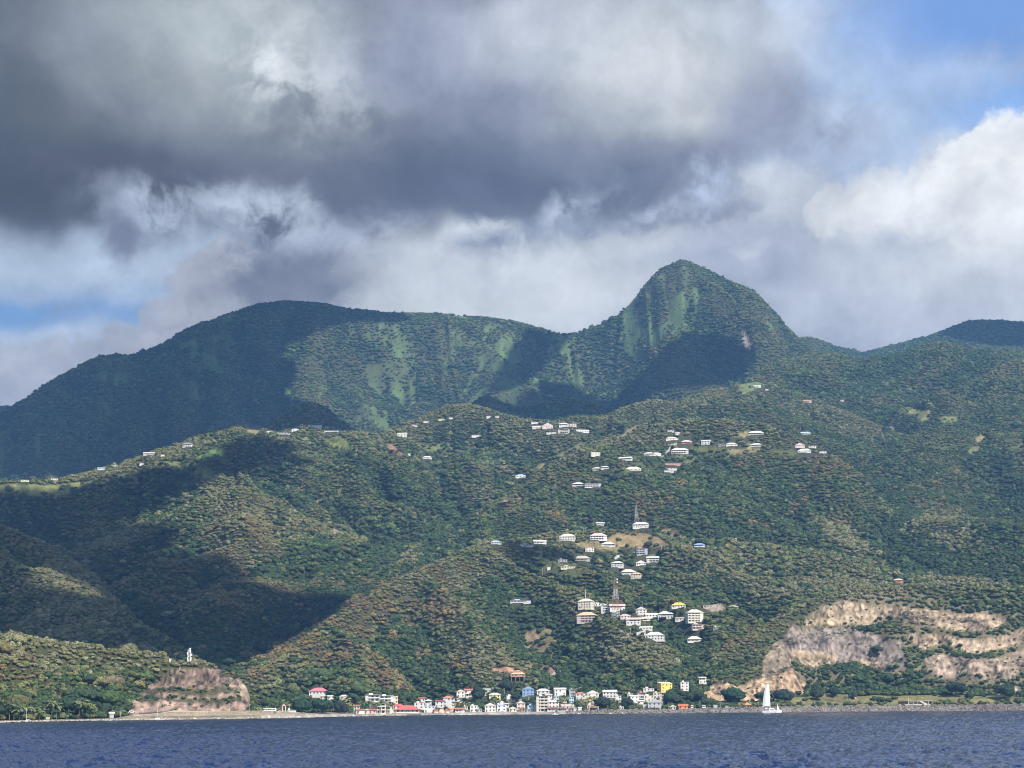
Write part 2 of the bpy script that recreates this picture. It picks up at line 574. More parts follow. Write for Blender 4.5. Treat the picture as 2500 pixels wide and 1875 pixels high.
SHORE = [(-700, 960), (0, 1120), (312, 1240), (540, 1310), (720, 1400), (960, 1620), (1250, 1740), (1500, 1700), (1800, 1720), (2230, 1800), (2500, 1806), (3200, 1850)]
_sa = np.array(SHORE, float)
_su, _ = pix_ue(_sa[:, 0], np.full(len(_sa), 1740.0))
RSH = np.interp(U, _su, _sa[:, 1]) + 5 * fbm(U * 90, U * 0, 3, 50)
# width and height of the flat behind the waterline: low beach in the middle, rock bank on the right
_bu, _ = pix_ue(np.array([-700, 0, 280, 345, 400, 640, 760, 1400, 1560, 1900, 2500, 3200.]), np.full(12, 1740.0))
BANKZ = np.interp(U, _bu, [1.0, 1.0, 1.4, 4.5, 5.0, 4.2, 2.2, 2.2, 3.2, 5.0, 5.5, 5.5])

d = RG - RSH
land = np.where(d < 0, d * 0.12, np.minimum(d * 0.55, BANKZ) + np.maximum(d - 12, 0) * 0.025)
land = np.where(d > 260, -60, land)

hills = []
HT = []
# high ridge with the pointed peak
hills.append(hill(
    [(-900, 1330, 4600), (-500, 1230, 4800), (-200, 1110, 5000), (0, 1007, 5200), (68, 969, 5200), (136, 921, 5250), (226, 876, 5300), (250, 865, 5300), (283, 860, 5300),
     (322, 865, 5300), (373, 850, 5350), (452, 803, 5400), (542, 768, 5400), (633, 740, 5450), (701, 733, 5450), (791, 740, 5450), (859, 755, 5450), (960, 763, 5450),
     (1073, 764, 5450), (1186, 774, 5450), (1266, 785, 5450), (1335, 805, 5450), (1373, 814, 5450), (1424, 809, 5450), (1469, 791, 5450), (1503, 773, 5450), (1537, 740, 5450),
     (1560, 712, 5450), (1582, 684, 5450), (1612, 654, 5450), (1640, 643, 5450), (1665, 631, 5450), (1692, 641, 5450), (1736, 662, 5450), (1787, 688, 5450), (1838, 706, 5450), (1866, 735, 5450), (1894, 764, 5450),
     (1921, 797, 5450), (1961, 836, 5400), (2010, 880, 5300), (2100, 960, 5200), (2300, 1100, 5200), (3300, 1200, 5200)],
    [(-900, 100, 3300), (0, 170, 3450), (350, 300, 3750), (600, 430, 4050), (800, 480, 4150), (1100, 520, 4100), (1400, 560, 4150), (1700, 640, 4300), (1950, 640, 4300), (3300, 400, 4300)],
    400, 210, 1, lin=0.62, skew=0.3, ribs=(150, 14)))
# far ridge on the right
hills.append(hill(
    [(1700, 1000, 6500), (1900, 835, 6500), (1965, 821, 6500), (1996, 826, 6500), (2041, 846, 6500), (2103, 861, 6500), (2154, 849, 6500), (2210, 834, 6500), (2267, 820, 6500), (2323, 798, 6500), (2357, 784, 6500),
     (2397, 780, 6500), (2453, 782, 6500), (2500, 786, 6500), (2700, 800, 6500), (3300, 900, 6300)],
    [(1700, 600, 5200), (2500, 600, 5200), (3300, 500, 5200)], 380, 60, 2))
# broad forested shoulder in front of it
hills.append(hill(
    [(1500, 1100, 3350), (1600, 1040, 3500), (1700, 990, 3700), (1787, 945, 3950), (1815, 930, 4050), (1860, 897, 4250), (1900, 877, 4350), (1973, 865, 4450), (2041, 861, 4500), (2106, 876, 4550), (2165, 866, 4600),
     (2210, 856, 4600), (2244, 844, 4600), (2295, 833, 4600), (2340, 841, 4600), (2380, 854, 4600), (2436, 856, 4600), (2500, 862, 4600), (2750, 870, 4600), (3300, 960, 4500)],
    [(1500, 250, 2700), (1700, 300, 2900), (2000, 280, 2850), (2300, 250, 2650), (2500, 230, 2550), (3300, 200, 2500)], 300, 110, 3, lin=0.8, skew=-0.3, umask=(pix_ue(1500, 1100)[0], 2)))
# dark knoll in the gap below the ridge
hills.append(hill(
    [(1060, 1060, 4250), (1120, 1006, 4250), (1150, 984, 4250), (1179, 966, 4250), (1204, 971, 4250), (1250, 992, 4250), (1290, 996, 4250), (1335, 984, 4250), (1391, 972, 4250), (1450, 985, 4200), (1560, 1010, 4100), (1700, 1050, 4000)],
    [(1000, 400, 3700), (1700, 400, 3700)], 240, 20, 4, umask=(pix_ue(1060, 1000)[0], pix_ue(1700, 1000)[0])))
hills.append(hill(
    [(640, 1060, 4150), (667, 1028, 4150), (710, 992, 4150), (738, 981, 4150), (772, 983, 4150), (800, 995, 4150), (823, 1016, 4150), (865, 1048, 4150), (900, 1075, 4150)],
    [(600, 380, 3650), (900, 400, 3650)], 240, 16, 5, umask=(pix_ue(640, 1000)[0], pix_ue(900, 1000)[0])))
# long ridge with houses
hills.append(hill(
    [(-900, 1260, 2750), (-400, 1200, 2850), (0, 1176, 2950), (56, 1169, 2950), (127, 1167, 2980), (181, 1158, 3000), (240, 1141, 3050), (282, 1133, 3080), (339, 1113, 3150), (381, 1096, 3200), (441, 1082, 3250),
     (466, 1065, 3280), (537, 1045, 3300), (579, 1037, 3300), (625, 1042, 3300), (676, 1054, 3300), (715, 1049, 3320), (752, 1035, 3340), (783, 1040, 3340), (834, 1049, 3330), (879, 1051, 3330), (922, 1059, 3330),
     (936, 1052, 3350), (978, 1032, 3400), (1020, 1020, 3450), (1063, 998, 3500), (1105, 984, 3500), (1148, 984, 3500), (1176, 992, 3480), (1227, 1006, 3450), (1250, 1018, 3420), (1321, 1023, 3400), (1363, 1029, 3380),
     (1397, 1013, 3400), (1448, 1016, 3420), (1476, 1015, 3440), (1518, 992, 3500), (1561, 981, 3550), (1603, 974, 3580), (1645, 978, 3620), (1736, 948, 3750), (1775, 945, 3800), (1815, 933, 3850), (1843, 925, 3900), (1960, 960, 3900), (2300, 1100, 3700), (3300, 1300, 3500)],
    [(-900, 60, 2250), (0, 110, 2350), (300, 120, 2300), (600, 80, 2000), (800, 170, 2350), (1060, 230, 2600), (1250, 260, 2650), (1500, 250, 2650), (1800, 250, 2700), (2000, 200, 2700), (3300, 150, 2600)],
    230, 72, 6, lin=0.75, skew=0.5, ribs=(120, 10)))
# triangular spur left of the middle
hills.append(hill(
    [(60, 1420, 2600), (200, 1330, 2650), (300, 1290, 2680), (400, 1250, 2700), (480, 1220, 2700), (540, 1195, 2700), (590, 1184, 2700), (621, 1201, 2700), (678, 1235, 2690), (734, 1257, 2680), (819, 1285, 2660), (881, 1314, 2640), (960, 1359, 2600), (1056, 1395, 2560), (1200, 1480, 2500)],
    [(60, 90, 2250), (200, 90, 2150), (400, 60, 1950), (600, 35, 1800), (800, 100, 2050), (1000, 180, 2300), (1200, 120, 2300)],
    210, 60, 7, lin=0.8, skew=-0.5, umask=(pix_ue(60, 1400)[0], pix_ue(1200, 1400)[0])))
# upper village hill, brown and green, right of the middle
hills.append(hill(
    [(1150, 1260, 2750), (1250, 1195, 2800), (1350, 1125, 2850), (1450, 1078, 2900), (1550, 1043, 2940), (1650, 1022, 2960), (1750, 1017, 2960), (1850, 1030, 2950), (1920, 1055, 2930), (2016, 1103, 2900), (2050, 1119, 2880), (2109, 1159, 2850), (2138, 1204, 2800), (2172, 1241, 2760), (2214, 1275, 2720), (2299, 1325, 2660), (2400, 1400, 2560), (2500, 1470, 2500)],
    [(1150, 190, 2420), (1500, 200, 2480), (2000, 190, 2480), (2300, 160, 2430), (2500, 120, 2350)],
    200, 38, 8, lin=0.85, skew=0.2, umask=(pix_ue(1150, 1200)[0], pix_ue(2500, 1400)[0])))
# brown hill on the left, falling to the right
hills.append(hill(
    [(-900, 1120, 2300), (-300, 1190, 2250), (0, 1277, 2200), (57, 1297, 2180), (113, 1325, 2150), (186, 1370, 2100), (237, 1404, 2060), (282, 1461, 2000), (339, 1512, 1960), (395, 1545, 1920), (452, 1580, 1880), (480, 1600, 1850), (560, 1680, 1800)],
    [(-900, 10, 1500), (0, 12, 1560), (560, 10, 1600)],
    190, 30, 9, lin=0.85, skew=-0.5, umask=(-2, pix_ue(560, 1600)[0])))
# lower village hill
hills.append(hill(
    [(560, 1690, 1700), (599, 1641, 1780), (678, 1602, 1830), (746, 1551, 1900), (819, 1495, 1980), (904, 1449, 2060), (989, 1399, 2140), (1073, 1365, 2200), (1130, 1336, 2260), (1186, 1322, 2300), (1250, 1312, 2340), (1330, 1300, 2380),
     (1420, 1292, 2400), (1503, 1290, 2420), (1600, 1300, 2420), (1695, 1314, 2420), (1800, 1322, 2420), (1921, 1333, 2420), (2034, 1345, 2420), (2147, 1373, 2400), (2203, 1400, 2390), (2300, 1405, 2380), (2373, 1408, 2380), (2500, 1418, 2380), (2800, 1440, 2380), (3300, 1500, 2380)],
    [(560, 4, 1440), (720, 4, 1470), (960, 4, 1690), (1250, 4, 1800), (1500, 5, 1770), (1800, 6, 1800), (2230, 10, 1900), (2500, 10, 1900), (3300, 10, 1950)],
    170, 36, 10, lin=0.85, skew=0.6, umask=(pix_ue(560, 1600)[0], 2)))
# quarried hill on the right
hills.append(hill(
    [(1560, 1735, 1850), (1640, 1690, 1880), (1700, 1640, 1910), (1760, 1590, 1950), (1830, 1545, 2000), (1900, 1500, 2050), (1960, 1465, 2090), (2030, 1440, 2130), (2150, 1428, 2160), (2300, 1420, 2180), (2500, 1430, 2180), (2800, 1460, 2180), (3300, 1500, 2200)],
    [(1560, 5, 1790), (1700, 6, 1800), (1830, 6, 1800), (1900, 8, 1850), (2000, 10, 1920), (2230, 12, 1950), (2500, 12, 1960), (3300, 12, 1990)],
    120, 11, 12, lin=1.0, skew=0.2, terr=0.9, nter=3, umask=(pix_ue(1560, 1600)[0], 2)))
# near hill on the left with the stepped quarry
hills.append(hill(
    [(-900, 1480, 1300), (-300, 1530, 1330), (0, 1545, 1380), (42, 1540, 1390), (99, 1554, 1400), (147, 1561, 1410), (169, 1565, 1415), (203, 1561, 1420), (254, 1574, 1430), (311, 1582, 1440), (353, 1584, 1445), (395, 1593, 1450), (418, 1604, 1450),
     (441, 1607, 1450), (480, 1607, 1450), (506, 1613, 1450), (528, 1621, 1450), (562, 1640, 1450), (590, 1654, 1450), (604, 1680, 1450), (616, 1712, 1450), (640, 1740, 1450)],
    [(-900, 3, 1080), (0, 3, 1150), (312, 4, 1275), (400, 5, 1350), (540, 5, 1372), (640, 5, 1400)],
    110, 10, 13, lin=0.9, skew=0.2, terr=0.9, nter=3, umask=(-2, pix_ue(640, 1700)[0])))

H = land
HTT = np.full(H.shape, .5, np.float32)
HID = np.full(H.shape, -1, np.int8)
for n_, (h, t_) in enumerate(zip(hills, HT)):
    HID = np.where(h > H, n_, HID)
    HTT = np.where(h > H, t_, HTT)
    H = np.maximum(H, h)
del HT
H = np.maximum(H, -8.0)
H = H + np.where(d > 25, 0.7 * fbm(XG / 9.0, YG / 9.0, 3, 60), 0.0)


def grid_ij(x, y):
    u = np.arctan2(x, y); r = np.hypot(x, y)
    fu = (u - U[0]) / (U[1] - U[0])
    fr = np.interp(r, RR, np.arange(NR))
    return fu, fr


def bilin(F, x, y):
    fu, fr = grid_ij(x, y)
    i = np.clip(np.floor(fr).astype(int), 0, NR - 2); j = np.clip(np.floor(fu).astype(int), 0, NU - 2)
    a = np.clip(fr - i, 0, 1); b = np.clip(fu - j, 0, 1)
    return (F[i, j] * (1 - a) + F[i + 1, j] * a) * (1 - b) + (F[i, j + 1] * (1 - a) + F[i + 1, j + 1] * a) * b


ELEV = (H - CAM_Z) / RG
RUNMAX = np.maximum.accumulate(ELEV, axis=0)


def hit(px, py, guard=True):
    """where the sight line through a pixel first meets the land"""
    u, t = pix_ue(px, py)
    j = int(np.clip(round((float(u) - U[0]) / (U[1] - U[0])), 0, NU - 1))
    def f(t):
        i = int(np.searchsorted(RUNMAX[:, j], t))
        if i >= NR:
            i = int(np.argmax(ELEV[:, j]))
        return RR[i]
    r = f(float(t))
    if guard:
        for dpy in (3, 6, 9, 14, 19):
            r2 = f(float(pix_ue(px, py + dpy)[1]))
            if r > r2 * 1.10:
                r = r2
    x, y = r * math.sin(float(u)), r * math.cos(float(u))
    return x, y, float(bilin(H, np.array(x), np.array(y))), r

# ------------------------------------------------------------------ where the houses stand (pixel of the photograph at the foot of each)
W_, CR, YE, PK, GY, BL, LB, RD, TE, OR, PE, DG, LY = ((.70, .69, .66), (.68, .64, .53), (.80, .66, .25), (.66, .55, .52), (.46, .46, .48), (.25, .40, .66), (.46, .60, .72),
    (.52, .13, .10), (.62, .30, .20), (.80, .36, .10), (.78, .52, .34), (.16, .15, .15), (.70, .67, .55))
RW, RP = (.64, .65, .66), (.70, .50, .46)
HOUSES = [
 # px, py, width px, storeys, roof kind, roof colour, wall colour, yaw, features, name, label
 (1212,1331,25,1,'hip',LB,W_,10,'','house','pale blue roofed house half hidden by trees beside the valley'),
 (1284,1336,30,1,'flat',RW,W_,-8,'v','house','long low white house under a flat roof, left of its gabled neighbour'),
 (1319,1328,31,1,'gable',RW,W_,12,'v','house','low white house with a wide pale roof left of the cream two storey house'),
 (1385,1322,38,2,'hip',W_,CR,-6,'w','house','cream two storey hipped house left of the bare brown hillside'),
 (1462,1323,41,2,'hip',RP,W_,8,'b','house','white house with pink roof and two decks of verandas on the brown slope'),
 (1484,1339,32,1,'hip',CR,W_,-4,'v','house','white bungalow with cream hipped roof just below the double veranda house'),
 (1440,1351,21,2,'shed',TE,W_,4,'w','house','narrow white house with terracotta roof edge among dark trees'),
 (1565,1296,40,2,'hip',W_,W_,3,'v','house','white hipped villa at the foot of the pointed pylon'),
 (1568,1360,27,3,'flat',GY,(.42,.42,.46),14,'b','house','grey three storey house with stepped top floor'),
 (1593,1373,29,2,'gable',W_,W_,-8,'b','house','white two storey house with balconies below the grey house'),
 (1565,1381,25,1,'gfront',W_,W_,12,'w','house','small white gabled house next to the balconied white one'),
 (1506,1391,28,2,'hip',W_,W_,-12,'v','house','white hipped house second lowest of the upper village hill'),
 (1535,1404,36,1,'hip',W_,W_,6,'b','house','wide white hipped house with a pillared front, lower edge of upper village'),
 (1552,1416,25,2,'hip',PE,CR,-14,'w','house','cream house with peach roof, lowest of the upper village'),
 (1421,1373,40,1,'hip',(.55,.50,.42),(.45,.42,.38),0,'v','house','bungalow with wide beige hipped roof in shade of trees'),
 (1374,1372,22,1,'flat',GY,(.45,.46,.5),10,'w','house','small grey flat roofed house above the long cream one'),
 (1387,1391,35,1,'flat',CR,CR,-3,'w','house','long cream flat house behind palm fronds'),
 (1340,1392,8,1,'shed',W_,W_,0,'','shed','tiny white shed on the slope left of the long cream house'),
 (1708,1335,26,1,'hip',BL,W_,0,'v','house','house with bright blue roof in the green saddle'),
 (1466,1285,20,1,'gable',RW,(.5,.5,.48),6,'','house','low pale roofed house in the woods left of the pointed pylon'),
 (1756,1324,13,1,'shed',RW,W_,0,'','house','tiny white house on the saddle above the ravine'),
 (1790,1321,18,1,'hip',W_,TE,8,'','house','small house with white roof and rust walls beside a lone palm'),
 (1427,1488,34,3,'hip',LY,LY,-22,'w','apartment_building','cream three storey block with windows on its end wall, left of the red mast'),
 (1450,1477,15,1,'flat',W_,W_,4,'','annex','low white annex attached right of the cream three storey block'),
 (1464,1482,24,1,'flat',W_,W_,6,'','house','long low white building beside the latticed mast'),
 (1480,1497,26,3,'flat',W_,W_,-10,'b','apartment_building','white three storey house with galleries just left of the latticed mast'),
 (1508,1494,37,2,'gable',RP,W_,6,'v','house','white pillared house with pink roof behind the latticed mast'),
 (1430,1522,45,3,'hip',PE,PK,-16,'b','apartment_building','pink white three storey block on the hill spur, below the cream block'),
 (1527,1511,24,1,'hip',RP,PK,6,'w','house','small pink roofed house above its larger pink neighbour'),
 (1546,1528,34,2,'gable',RP,W_,-6,'v','house','long house with pink roof and open veranda in the lower hill cluster'),
 (1571,1517,34,1,'gable',CR,CR,8,'v','house','cream house with beige roof between the pink roofed and white houses'),
 (1565,1502,25,2,'gfront',W_,W_,-8,'w','house','white two storey gabled house topmost in the middle of lower hill cluster'),
 (1592,1509,31,1,'gable',W_,W_,10,'w','house','low white house right of the white gabled one'),
 (1625,1513,37,2,'hip',W_,W_,-10,'v','house','white house with tall pyramid roof and five windows under its eaves'),
 (1699,1524,38,4,'hip',CR,(.76,.72,.62),16,'b','apartment_building','large cream four storey block, biggest on the hill, with left balconies'),
 (1706,1540,30,2,'flat',PK,PK,14,'b','apartment_building','pink terraced storeys stepping down below the large cream block'),
 (1662,1521,26,1,'shed',(.5,.44,.38),W_,-6,'','house','low house with brown patched roof left of the large cream block'),
 (1597,1565,44,2,'hip',W_,W_,-8,'w','house','isolated white two storey villa beside the track, lowest on the spur'),
 (1696,1570,34,1,'hip',LY,W_,6,'v','house','white bungalow with pale yellow hipped roof above the ravine'),
 (1749,1537,16,1,'flat',RW,(.3,.3,.3),-4,'','carport','pale flat roofed shelter right of the pink terraces'),
 (1657,1486,34,1,'hip',(.85,.55,.10),W_,0,'','house','house with vivid orange yellow hipped roof among trees'),
 (1791,1488,24,1,'hip',(.5,.5,.36),CR,6,'v','house','cream veranda house at the far end of the lower hill cluster'),
 (1736,1487,38,1,'flat',(.5,.42,.38),(.5,.42,.36),0,'','ruin','bare unroofed concrete shell on a grey brown clearing'),
 (1576,1540,30,1,'shed',W_,W_,-6,'','house','white sloping house above the isolated white villa'),
 (1271,1473,50,1,'flat',(.62,.64,.68),(.6,.62,.66),2,'v','house','long grey white flat house alone on the shaded spur'),
 (2193,1424,24,1,'hip',PE,TE,0,'v','house','lone peach roofed house on the crest above the quarry'),
 (1271,1168,25,1,'hip',LB,W_,0,'','house','lone light blue roofed house in the forest far left of the upper cluster'),
 (1306,1035,18,1,'shed',RP,W_,12,'','house','small pinkish white house topmost left in the hamlet on the ridge'),
 (1311,1048,24,1,'gable',CR,LY,-8,'','house','yellowish house under trees at left end of the ridge hamlet'),
 (1337,1048,26,2,'gfront',W_,PK,8,'w','house','pale gabled house with pink front in the ridge hamlet'),
 (1346,1059,24,1,'flat',W_,W_,-4,'','house','low white house lowest in the ridge hamlet'),
 (1376,1042,23,2,'hip',W_,(.6,.6,.6),6,'v','house','house with broad white hipped roof at the centre of the ridge hamlet'),
 (1397,1041,19,2,'flat',RD,PK,-5,'','house','pink boxy house with dark red roof in the ridge hamlet'),
 (1375,1059,26,3,'flat',CR,CR,-12,'b','house','cream stepped three storey house in the ridge hamlet'),
 (1423,1055,32,1,'gable',W_,W_,14,'w','house','white house with sloping wing at the right end of ridge hamlet'),
 (1608,974,16,1,'flat',W_,(.4,.4,.4),0,'','house','tiny white flat roof alone above the forest below the peak'),
 (1455,1117,23,2,'shed',LY,LY,16,'','house','cream house with one slanting roof left of the terrace road'),
 (1457,1150,21,1,'hip',W_,(.4,.4,.4),-6,'v','house','steep white roofed house left of the bluish roofed one'),
 (1477,1149,20,1,'hip',(.6,.68,.74),CR,0,'v','house','small house with bluish hipped roof on tall supports'),
 (1525,1123,31,1,'gable',W_,W_,-14,'v','house','white house with long low roof beside purple shrubs'),
 (1547,1150,37,1,'hip',LY,LY,4,'w','house','wide cream bungalow alone at foot of the green terrace'),
 (1584,1113,24,1,'hip',W_,W_,-8,'v','house','white house with pointed roof, left of a pair by the steep road'),
 (1604,1112,21,1,'hip',W_,W_,12,'','house','white house with low dome like roof, right of a pair by the steep road'),
 (1641,1075,30,1,'hip',LY,LY,10,'w','house','pale yellow house at the head of the steep straight road'),
 (1638,1058,16,1,'flat',W_,(.5,.5,.5),0,'','shed','flat white shed roof above the pale yellow house'),
 (1655,1063,12,1,'hip',W_,(.5,.5,.5),20,'','house','small house with steep white pyramid roof beside the flat shed'),
 (1677,1084,26,1,'hip',W_,(.55,.20,.20),8,'v','house','house with white roof and brick red wall on the upper cluster'),
 (1660,1111,42,2,'hip',W_,W_,2,'b','house','large white house with colonnade on the lawn beside steep road'),
 (1643,1138,37,1,'flat',PK,(.6,.34,.28),0,'w','house','long reddish flat building with white window bays'),
 (1635,1148,34,1,'flat',(.45,.33,.28),W_,-2,'','house','white lower tier with brown roof under the long reddish building'),
 (1633,1156,22,1,'flat',W_,W_,-4,'','house','plain white low building at the foot of the reddish ones'),
 (1723,1092,22,2,'gable',W_,W_,-12,'w','house','compact white two storey house alone on the upper lawn'),
 (1787,1093,28,1,'hip',W_,LY,10,'w','house','pale yellow bungalow with white hipped roof on the dry lawn'),
 (1762,1091,18,1,'flat',W_,(.4,.4,.4),0,'v','carport','low white open shelter attached left of the pale yellow bungalow'),
 (1846,1061,37,1,'hip',W_,(.5,.5,.5),2,'v','house','house with broad bright white roof and right wing above the others'),
 (1845,1092,29,1,'hip',W_,W_,-10,'v','house','white house with rounded roofs below the broad bright white one'),
 (1411,1189,28,1,'hip',W_,(.5,.52,.55),-6,'v','house','white hipped house left of the flat pillared one'),
 (1448,1197,40,2,'flat',(.5,.5,.54),W_,6,'b','house','white flat house with open pillared lower floor amid dark trees'),
 (1965,1062,28,1,'hip',LB,W_,-4,'w','house','white house with bluish hipped roof highest on the right shoulder'),
 (1983,1075,18,1,'flat',(.6,.45,.2),W_,0,'','house','white walled house with ochre roof under the bluish roofed one'),
 (1953,1096,24,1,'gfront',W_,PK,10,'','house','pale pink gabled house above the arcaded one'),
 (1964,1108,32,1,'hip',W_,W_,0,'w','house','white arcaded bungalow lowest on the right shoulder'),
 (2009,1104,17,1,'flat',W_,W_,8,'','house','small flat white house at the right edge of the shoulder'),
 (1970,983,24,1,'hip',TE,W_,0,'v','house','reddish roofed house in forest below the saddle'),
 (2056,980,9,1,'gable',LY,LY,0,'','house','tiny cream house in the forest right of the reddish roofed one'),
 (1849,946,18,1,'gable',RW,W_,0,'','house','small white house beside the high green meadow'),
 (1872,953,8,1,'flat',RW,W_,0,'','shed','tiny pale shed below the high meadow'),
 (657,1051,13,1,'shed',W_,W_,12,'','house','slanting white roof first right of the hilltop mast'),
 (693,1061,31,1,'flat',W_,(.4,.42,.45),0,'','house','long flat white roof on the ridge right of the hilltop mast'),
 (721,1054,18,1,'hip',W_,W_,0,'','house','little white domed roof between two long ones on the ridge'),
 (772,1042,24,1,'gable',LB,(.4,.42,.45),-8,'','house','pale bluish roof among trees at the top of the ridge'),
 (810,1055,36,1,'flat',W_,W_,0,'v','house','long white house above the square meadow'),
 (844,1050,8,1,'shed',W_,W_,15,'','shed','small tilted white roof right of the long house above the meadow'),
 (869,1051,10,1,'flat',W_,W_,0,'','shed','small white block on the ridge end'),
 (981,1067,22,2,'gable',LY,W_,-10,'w','house','bright two storey white house in the saddle'),
 (1012,1041,14,1,'shed',GY,(.5,.5,.5),10,'','house','greyish house climbing the wooded knoll above the bright two storey one'),
 (1040,1033,12,1,'gable',W_,W_,0,'','house','small white house left on the wooded knoll'),
 (1078,1029,15,1,'flat',(.55,.60,.20),(.6,.62,.3),0,'','house','tiny lime green house on the wooded knoll'),
 (1101,1027,9,1,'flat',LY,W_,0,'','house','speck of a cream house right of the lime green one'),
 (1163,1074,23,1,'shed',RP,W_,8,'w','house','white house with thin pink roof edge right below the knoll'),
 (1193,1020,10,1,'gable',W_,W_,0,'','house','small white house near the knoll top'),
 (1214,1020,9,1,'gable',W_,PK,0,'','house','small pinkish house rightmost on the knoll'),
 (997,1114,10,1,'flat',W_,W_,0,'','shed','white shed beside the bare brown terraces'),
 (1043,1123,22,1,'hip',W_,W_,0,'w','house','white hipped bungalow alone below the bare brown terraces'),
 (61,1174,19,1,'flat',PE,CR,0,'','house','low cream house at the left end of the long ridge'),
 (133,1169,16,1,'flat',CR,CR,0,'','house','pair of cream cubes forming a low house on the ridge'),
 (247,1148,17,1,'gable',LB,W_,0,'','house','small white house with blue tinged roof on the ridge'),
 (281,1135,12,1,'shed',LB,(.4,.42,.45),14,'','house','slanted pale roof just up the ridge from the blue tinged one'),
 (363,1111,26,1,'gable',PK,PK,-6,'v','house','pink house with dark veranda on the ridge'),
 (458,1093,24,2,'hip',(.30,.31,.34),W_,4,'b','house','white pillared house with dark grey roof on the ridge'),
 (345,1140,9,1,'shed',W_,W_,-10,'','shed','tiny white gable in the grass below the pink house'),
 (397,1115,9,1,'flat',CR,CR,0,'','shed','cream terrace wall between the pink and grey roofed houses'),
 # the shore village, left to right
 (117,1750,7,1,'shed',(.5,.45,.36),(.5,.45,.36),0,'','hut','small cream hut with slanted roof under palms at the left shore'),
 (273,1742,10,1,'gable',W_,GY,0,'','hut','white roofed hut under trees left of the seawall'),
 (775,1702,42,2,'hip',(.66,.22,.24),W_,-14,'w','house','tall white house with red roof alone in woods left of the village'),
 (807,1708,14,1,'shed',(.5,.70,.62),W_,10,'','house','low house with pale green tin roof'),
 (789,1709,15,1,'shed',CR,CR,-10,'','house','low cream roof left of the pale green tin one'),
 (841,1709,23,1,'hip',LY,CR,0,'','house','cream roofed bungalow behind yellow palms'),
 (909,1713,34,2,'flat',W_,W_,-6,'b','apartment_building','white curved apartment wing, upper left of a pair'),
 (944,1716,34,2,'flat',W_,W_,8,'b','apartment_building','white apartment wing with rounded right end'),
 (964,1718,14,2,'shed',PE,(.78,.66,.5),6,'','house','narrow peach house attached to the white apartment wings'),
 (922,1744,38,3,'flat',CR,LY,-4,'b','apartment_building','cream three storey seafront block behind palms'),
 (948,1744,16,2,'flat',W_,LY,6,'b','house','cream narrow house right of the seafront block'),
 (871,1737,14,2,'gable',RD,PK,0,'w','house','pink house with red roof first at left of the village beach'),
 (880,1744,20,1,'gable',RD,W_,10,'','house','low dark red roofed house in front of the pink one'),
 (896,1744,12,1,'gfront',PE,PK,0,'','house','small peach gabled beach house'),
 (910,1745,15,1,'gable',RD,PK,-6,'','house','low dark red roof right of the peach gable'),
 (972,1731,26,1,'hip',(.60,.15,.14),W_,0,'','house','red roofed house behind the large red roofed restaurant'),
 (995,1743,56,1,'hip',(.56,.14,.13),W_,2,'a','restaurant','large red hipped roof restaurant with white arcade on the waterfront'),
 (1023,1734,24,2,'flat',CR,W_,-6,'','house','plain white house right of the red roofed restaurant'),
 (1046,1727,15,2,'hip',W_,(.5,.5,.5),8,'v','house','white roofed lookout floor above the blue awning house'),
 (1049,1741,27,2,'flat',LB,W_,0,'w','house','white house with blue awning left of the three arches'),
 (1073,1729,20,2,'gable',(.40,.10,.12),W_,-8,'w','house','white house with dark maroon roof above the three arches'),
 (1096,1727,28,3,'hip',(.66,.26,.20),W_,-8,'w','house','white three storey house with orange red roof above the arches'),
 (1125,1707,20,2,'gfront',(.62,.16,.14),W_,8,'w','house','white house with red gable roof second row up'),
 (1144,1692,20,1,'gable',(.66,.20,.18),W_,-6,'w','house','small white house with red roof highest in the left village'),
 (1146,1705,17,1,'flat',W_,CR,6,'v','house','low cream house right of the red gable'),
 (1122,1721,25,1,'flat',W_,W_,-10,'','house','long white wall like house behind palms'),
 (1123,1743,22,1,'gable',(.62,.2,.16),W_,0,'v','house','low seafront house with red roof right of the three arches'),
 (1157,1739,18,2,'flat',W_,W_,6,'w','house','white seafront house with raised corner'),
 (1179,1702,28,2,'shed',(.5,.48,.46),W_,-16,'','house','white house with leaning roofline left of the yellow cube'),
 (1208,1713,27,2,'hip',CR,(.80,.70,.36),-4,'w','house','yellow cubic house with brown window frames'),
 (1197,1741,26,2,'gfront',W_,W_,0,'','house','white seafront house with broad rounded gable behind a dark tree'),
 (1225,1740,23,2,'flat',(.62,.68,.80),(.66,.70,.80),4,'g','house','pale lilac house with rounded gable tower on the beach'),
 (1247,1714,20,2,'flat',W_,W_,6,'','house','white flat house above the pink white one'),
 (1264,1664,34,2,'hip',PE,(.5,.3,.22),-4,'s','house','peach two tier roofed villa standing on stilts'),
 (1289,1699,27,2,'gfront',(.55,.56,.62),BL,-4,'w','house','bright blue house with white gable on the slope'),
 (1252,1741,18,1,'gfront',LY,LY,0,'','house','little yellow gabled beach cottage'),
 (1272,1732,20,2,'gfront',W_,PK,8,'w','house','pinkish white two storey house behind the dark gabled hut'),
 (1275,1742,14,1,'gfront',(.2,.14,.12),(.36,.26,.22),0,'','hut','dark brown gabled hut on the beach'),
 (1298,1741,20,2,'flat',LB,LB,0,'w','house','light blue cubic house on the beach'),
 (1324,1742,28,5,'flat',W_,CR,-3,'b','apartment_building','tallest cream five storey building on the beach'),
 (1352,1729,25,2,'hip',W_,W_,4,'w','house','white hipped house right of the tallest building'),
 (1349,1742,26,1,'shed',(.36,.16,.16),W_,0,'v','shop','low seafront shop with dark red awning'),
 (1386,1732,30,1,'shed',PK,PK,4,'w','house','long pink roofed house behind the beach bar'),
 (1368,1699,28,2,'gable',(.66,.64,.6),W_,8,'w','house','white house with long grey roof partly behind a tree'),
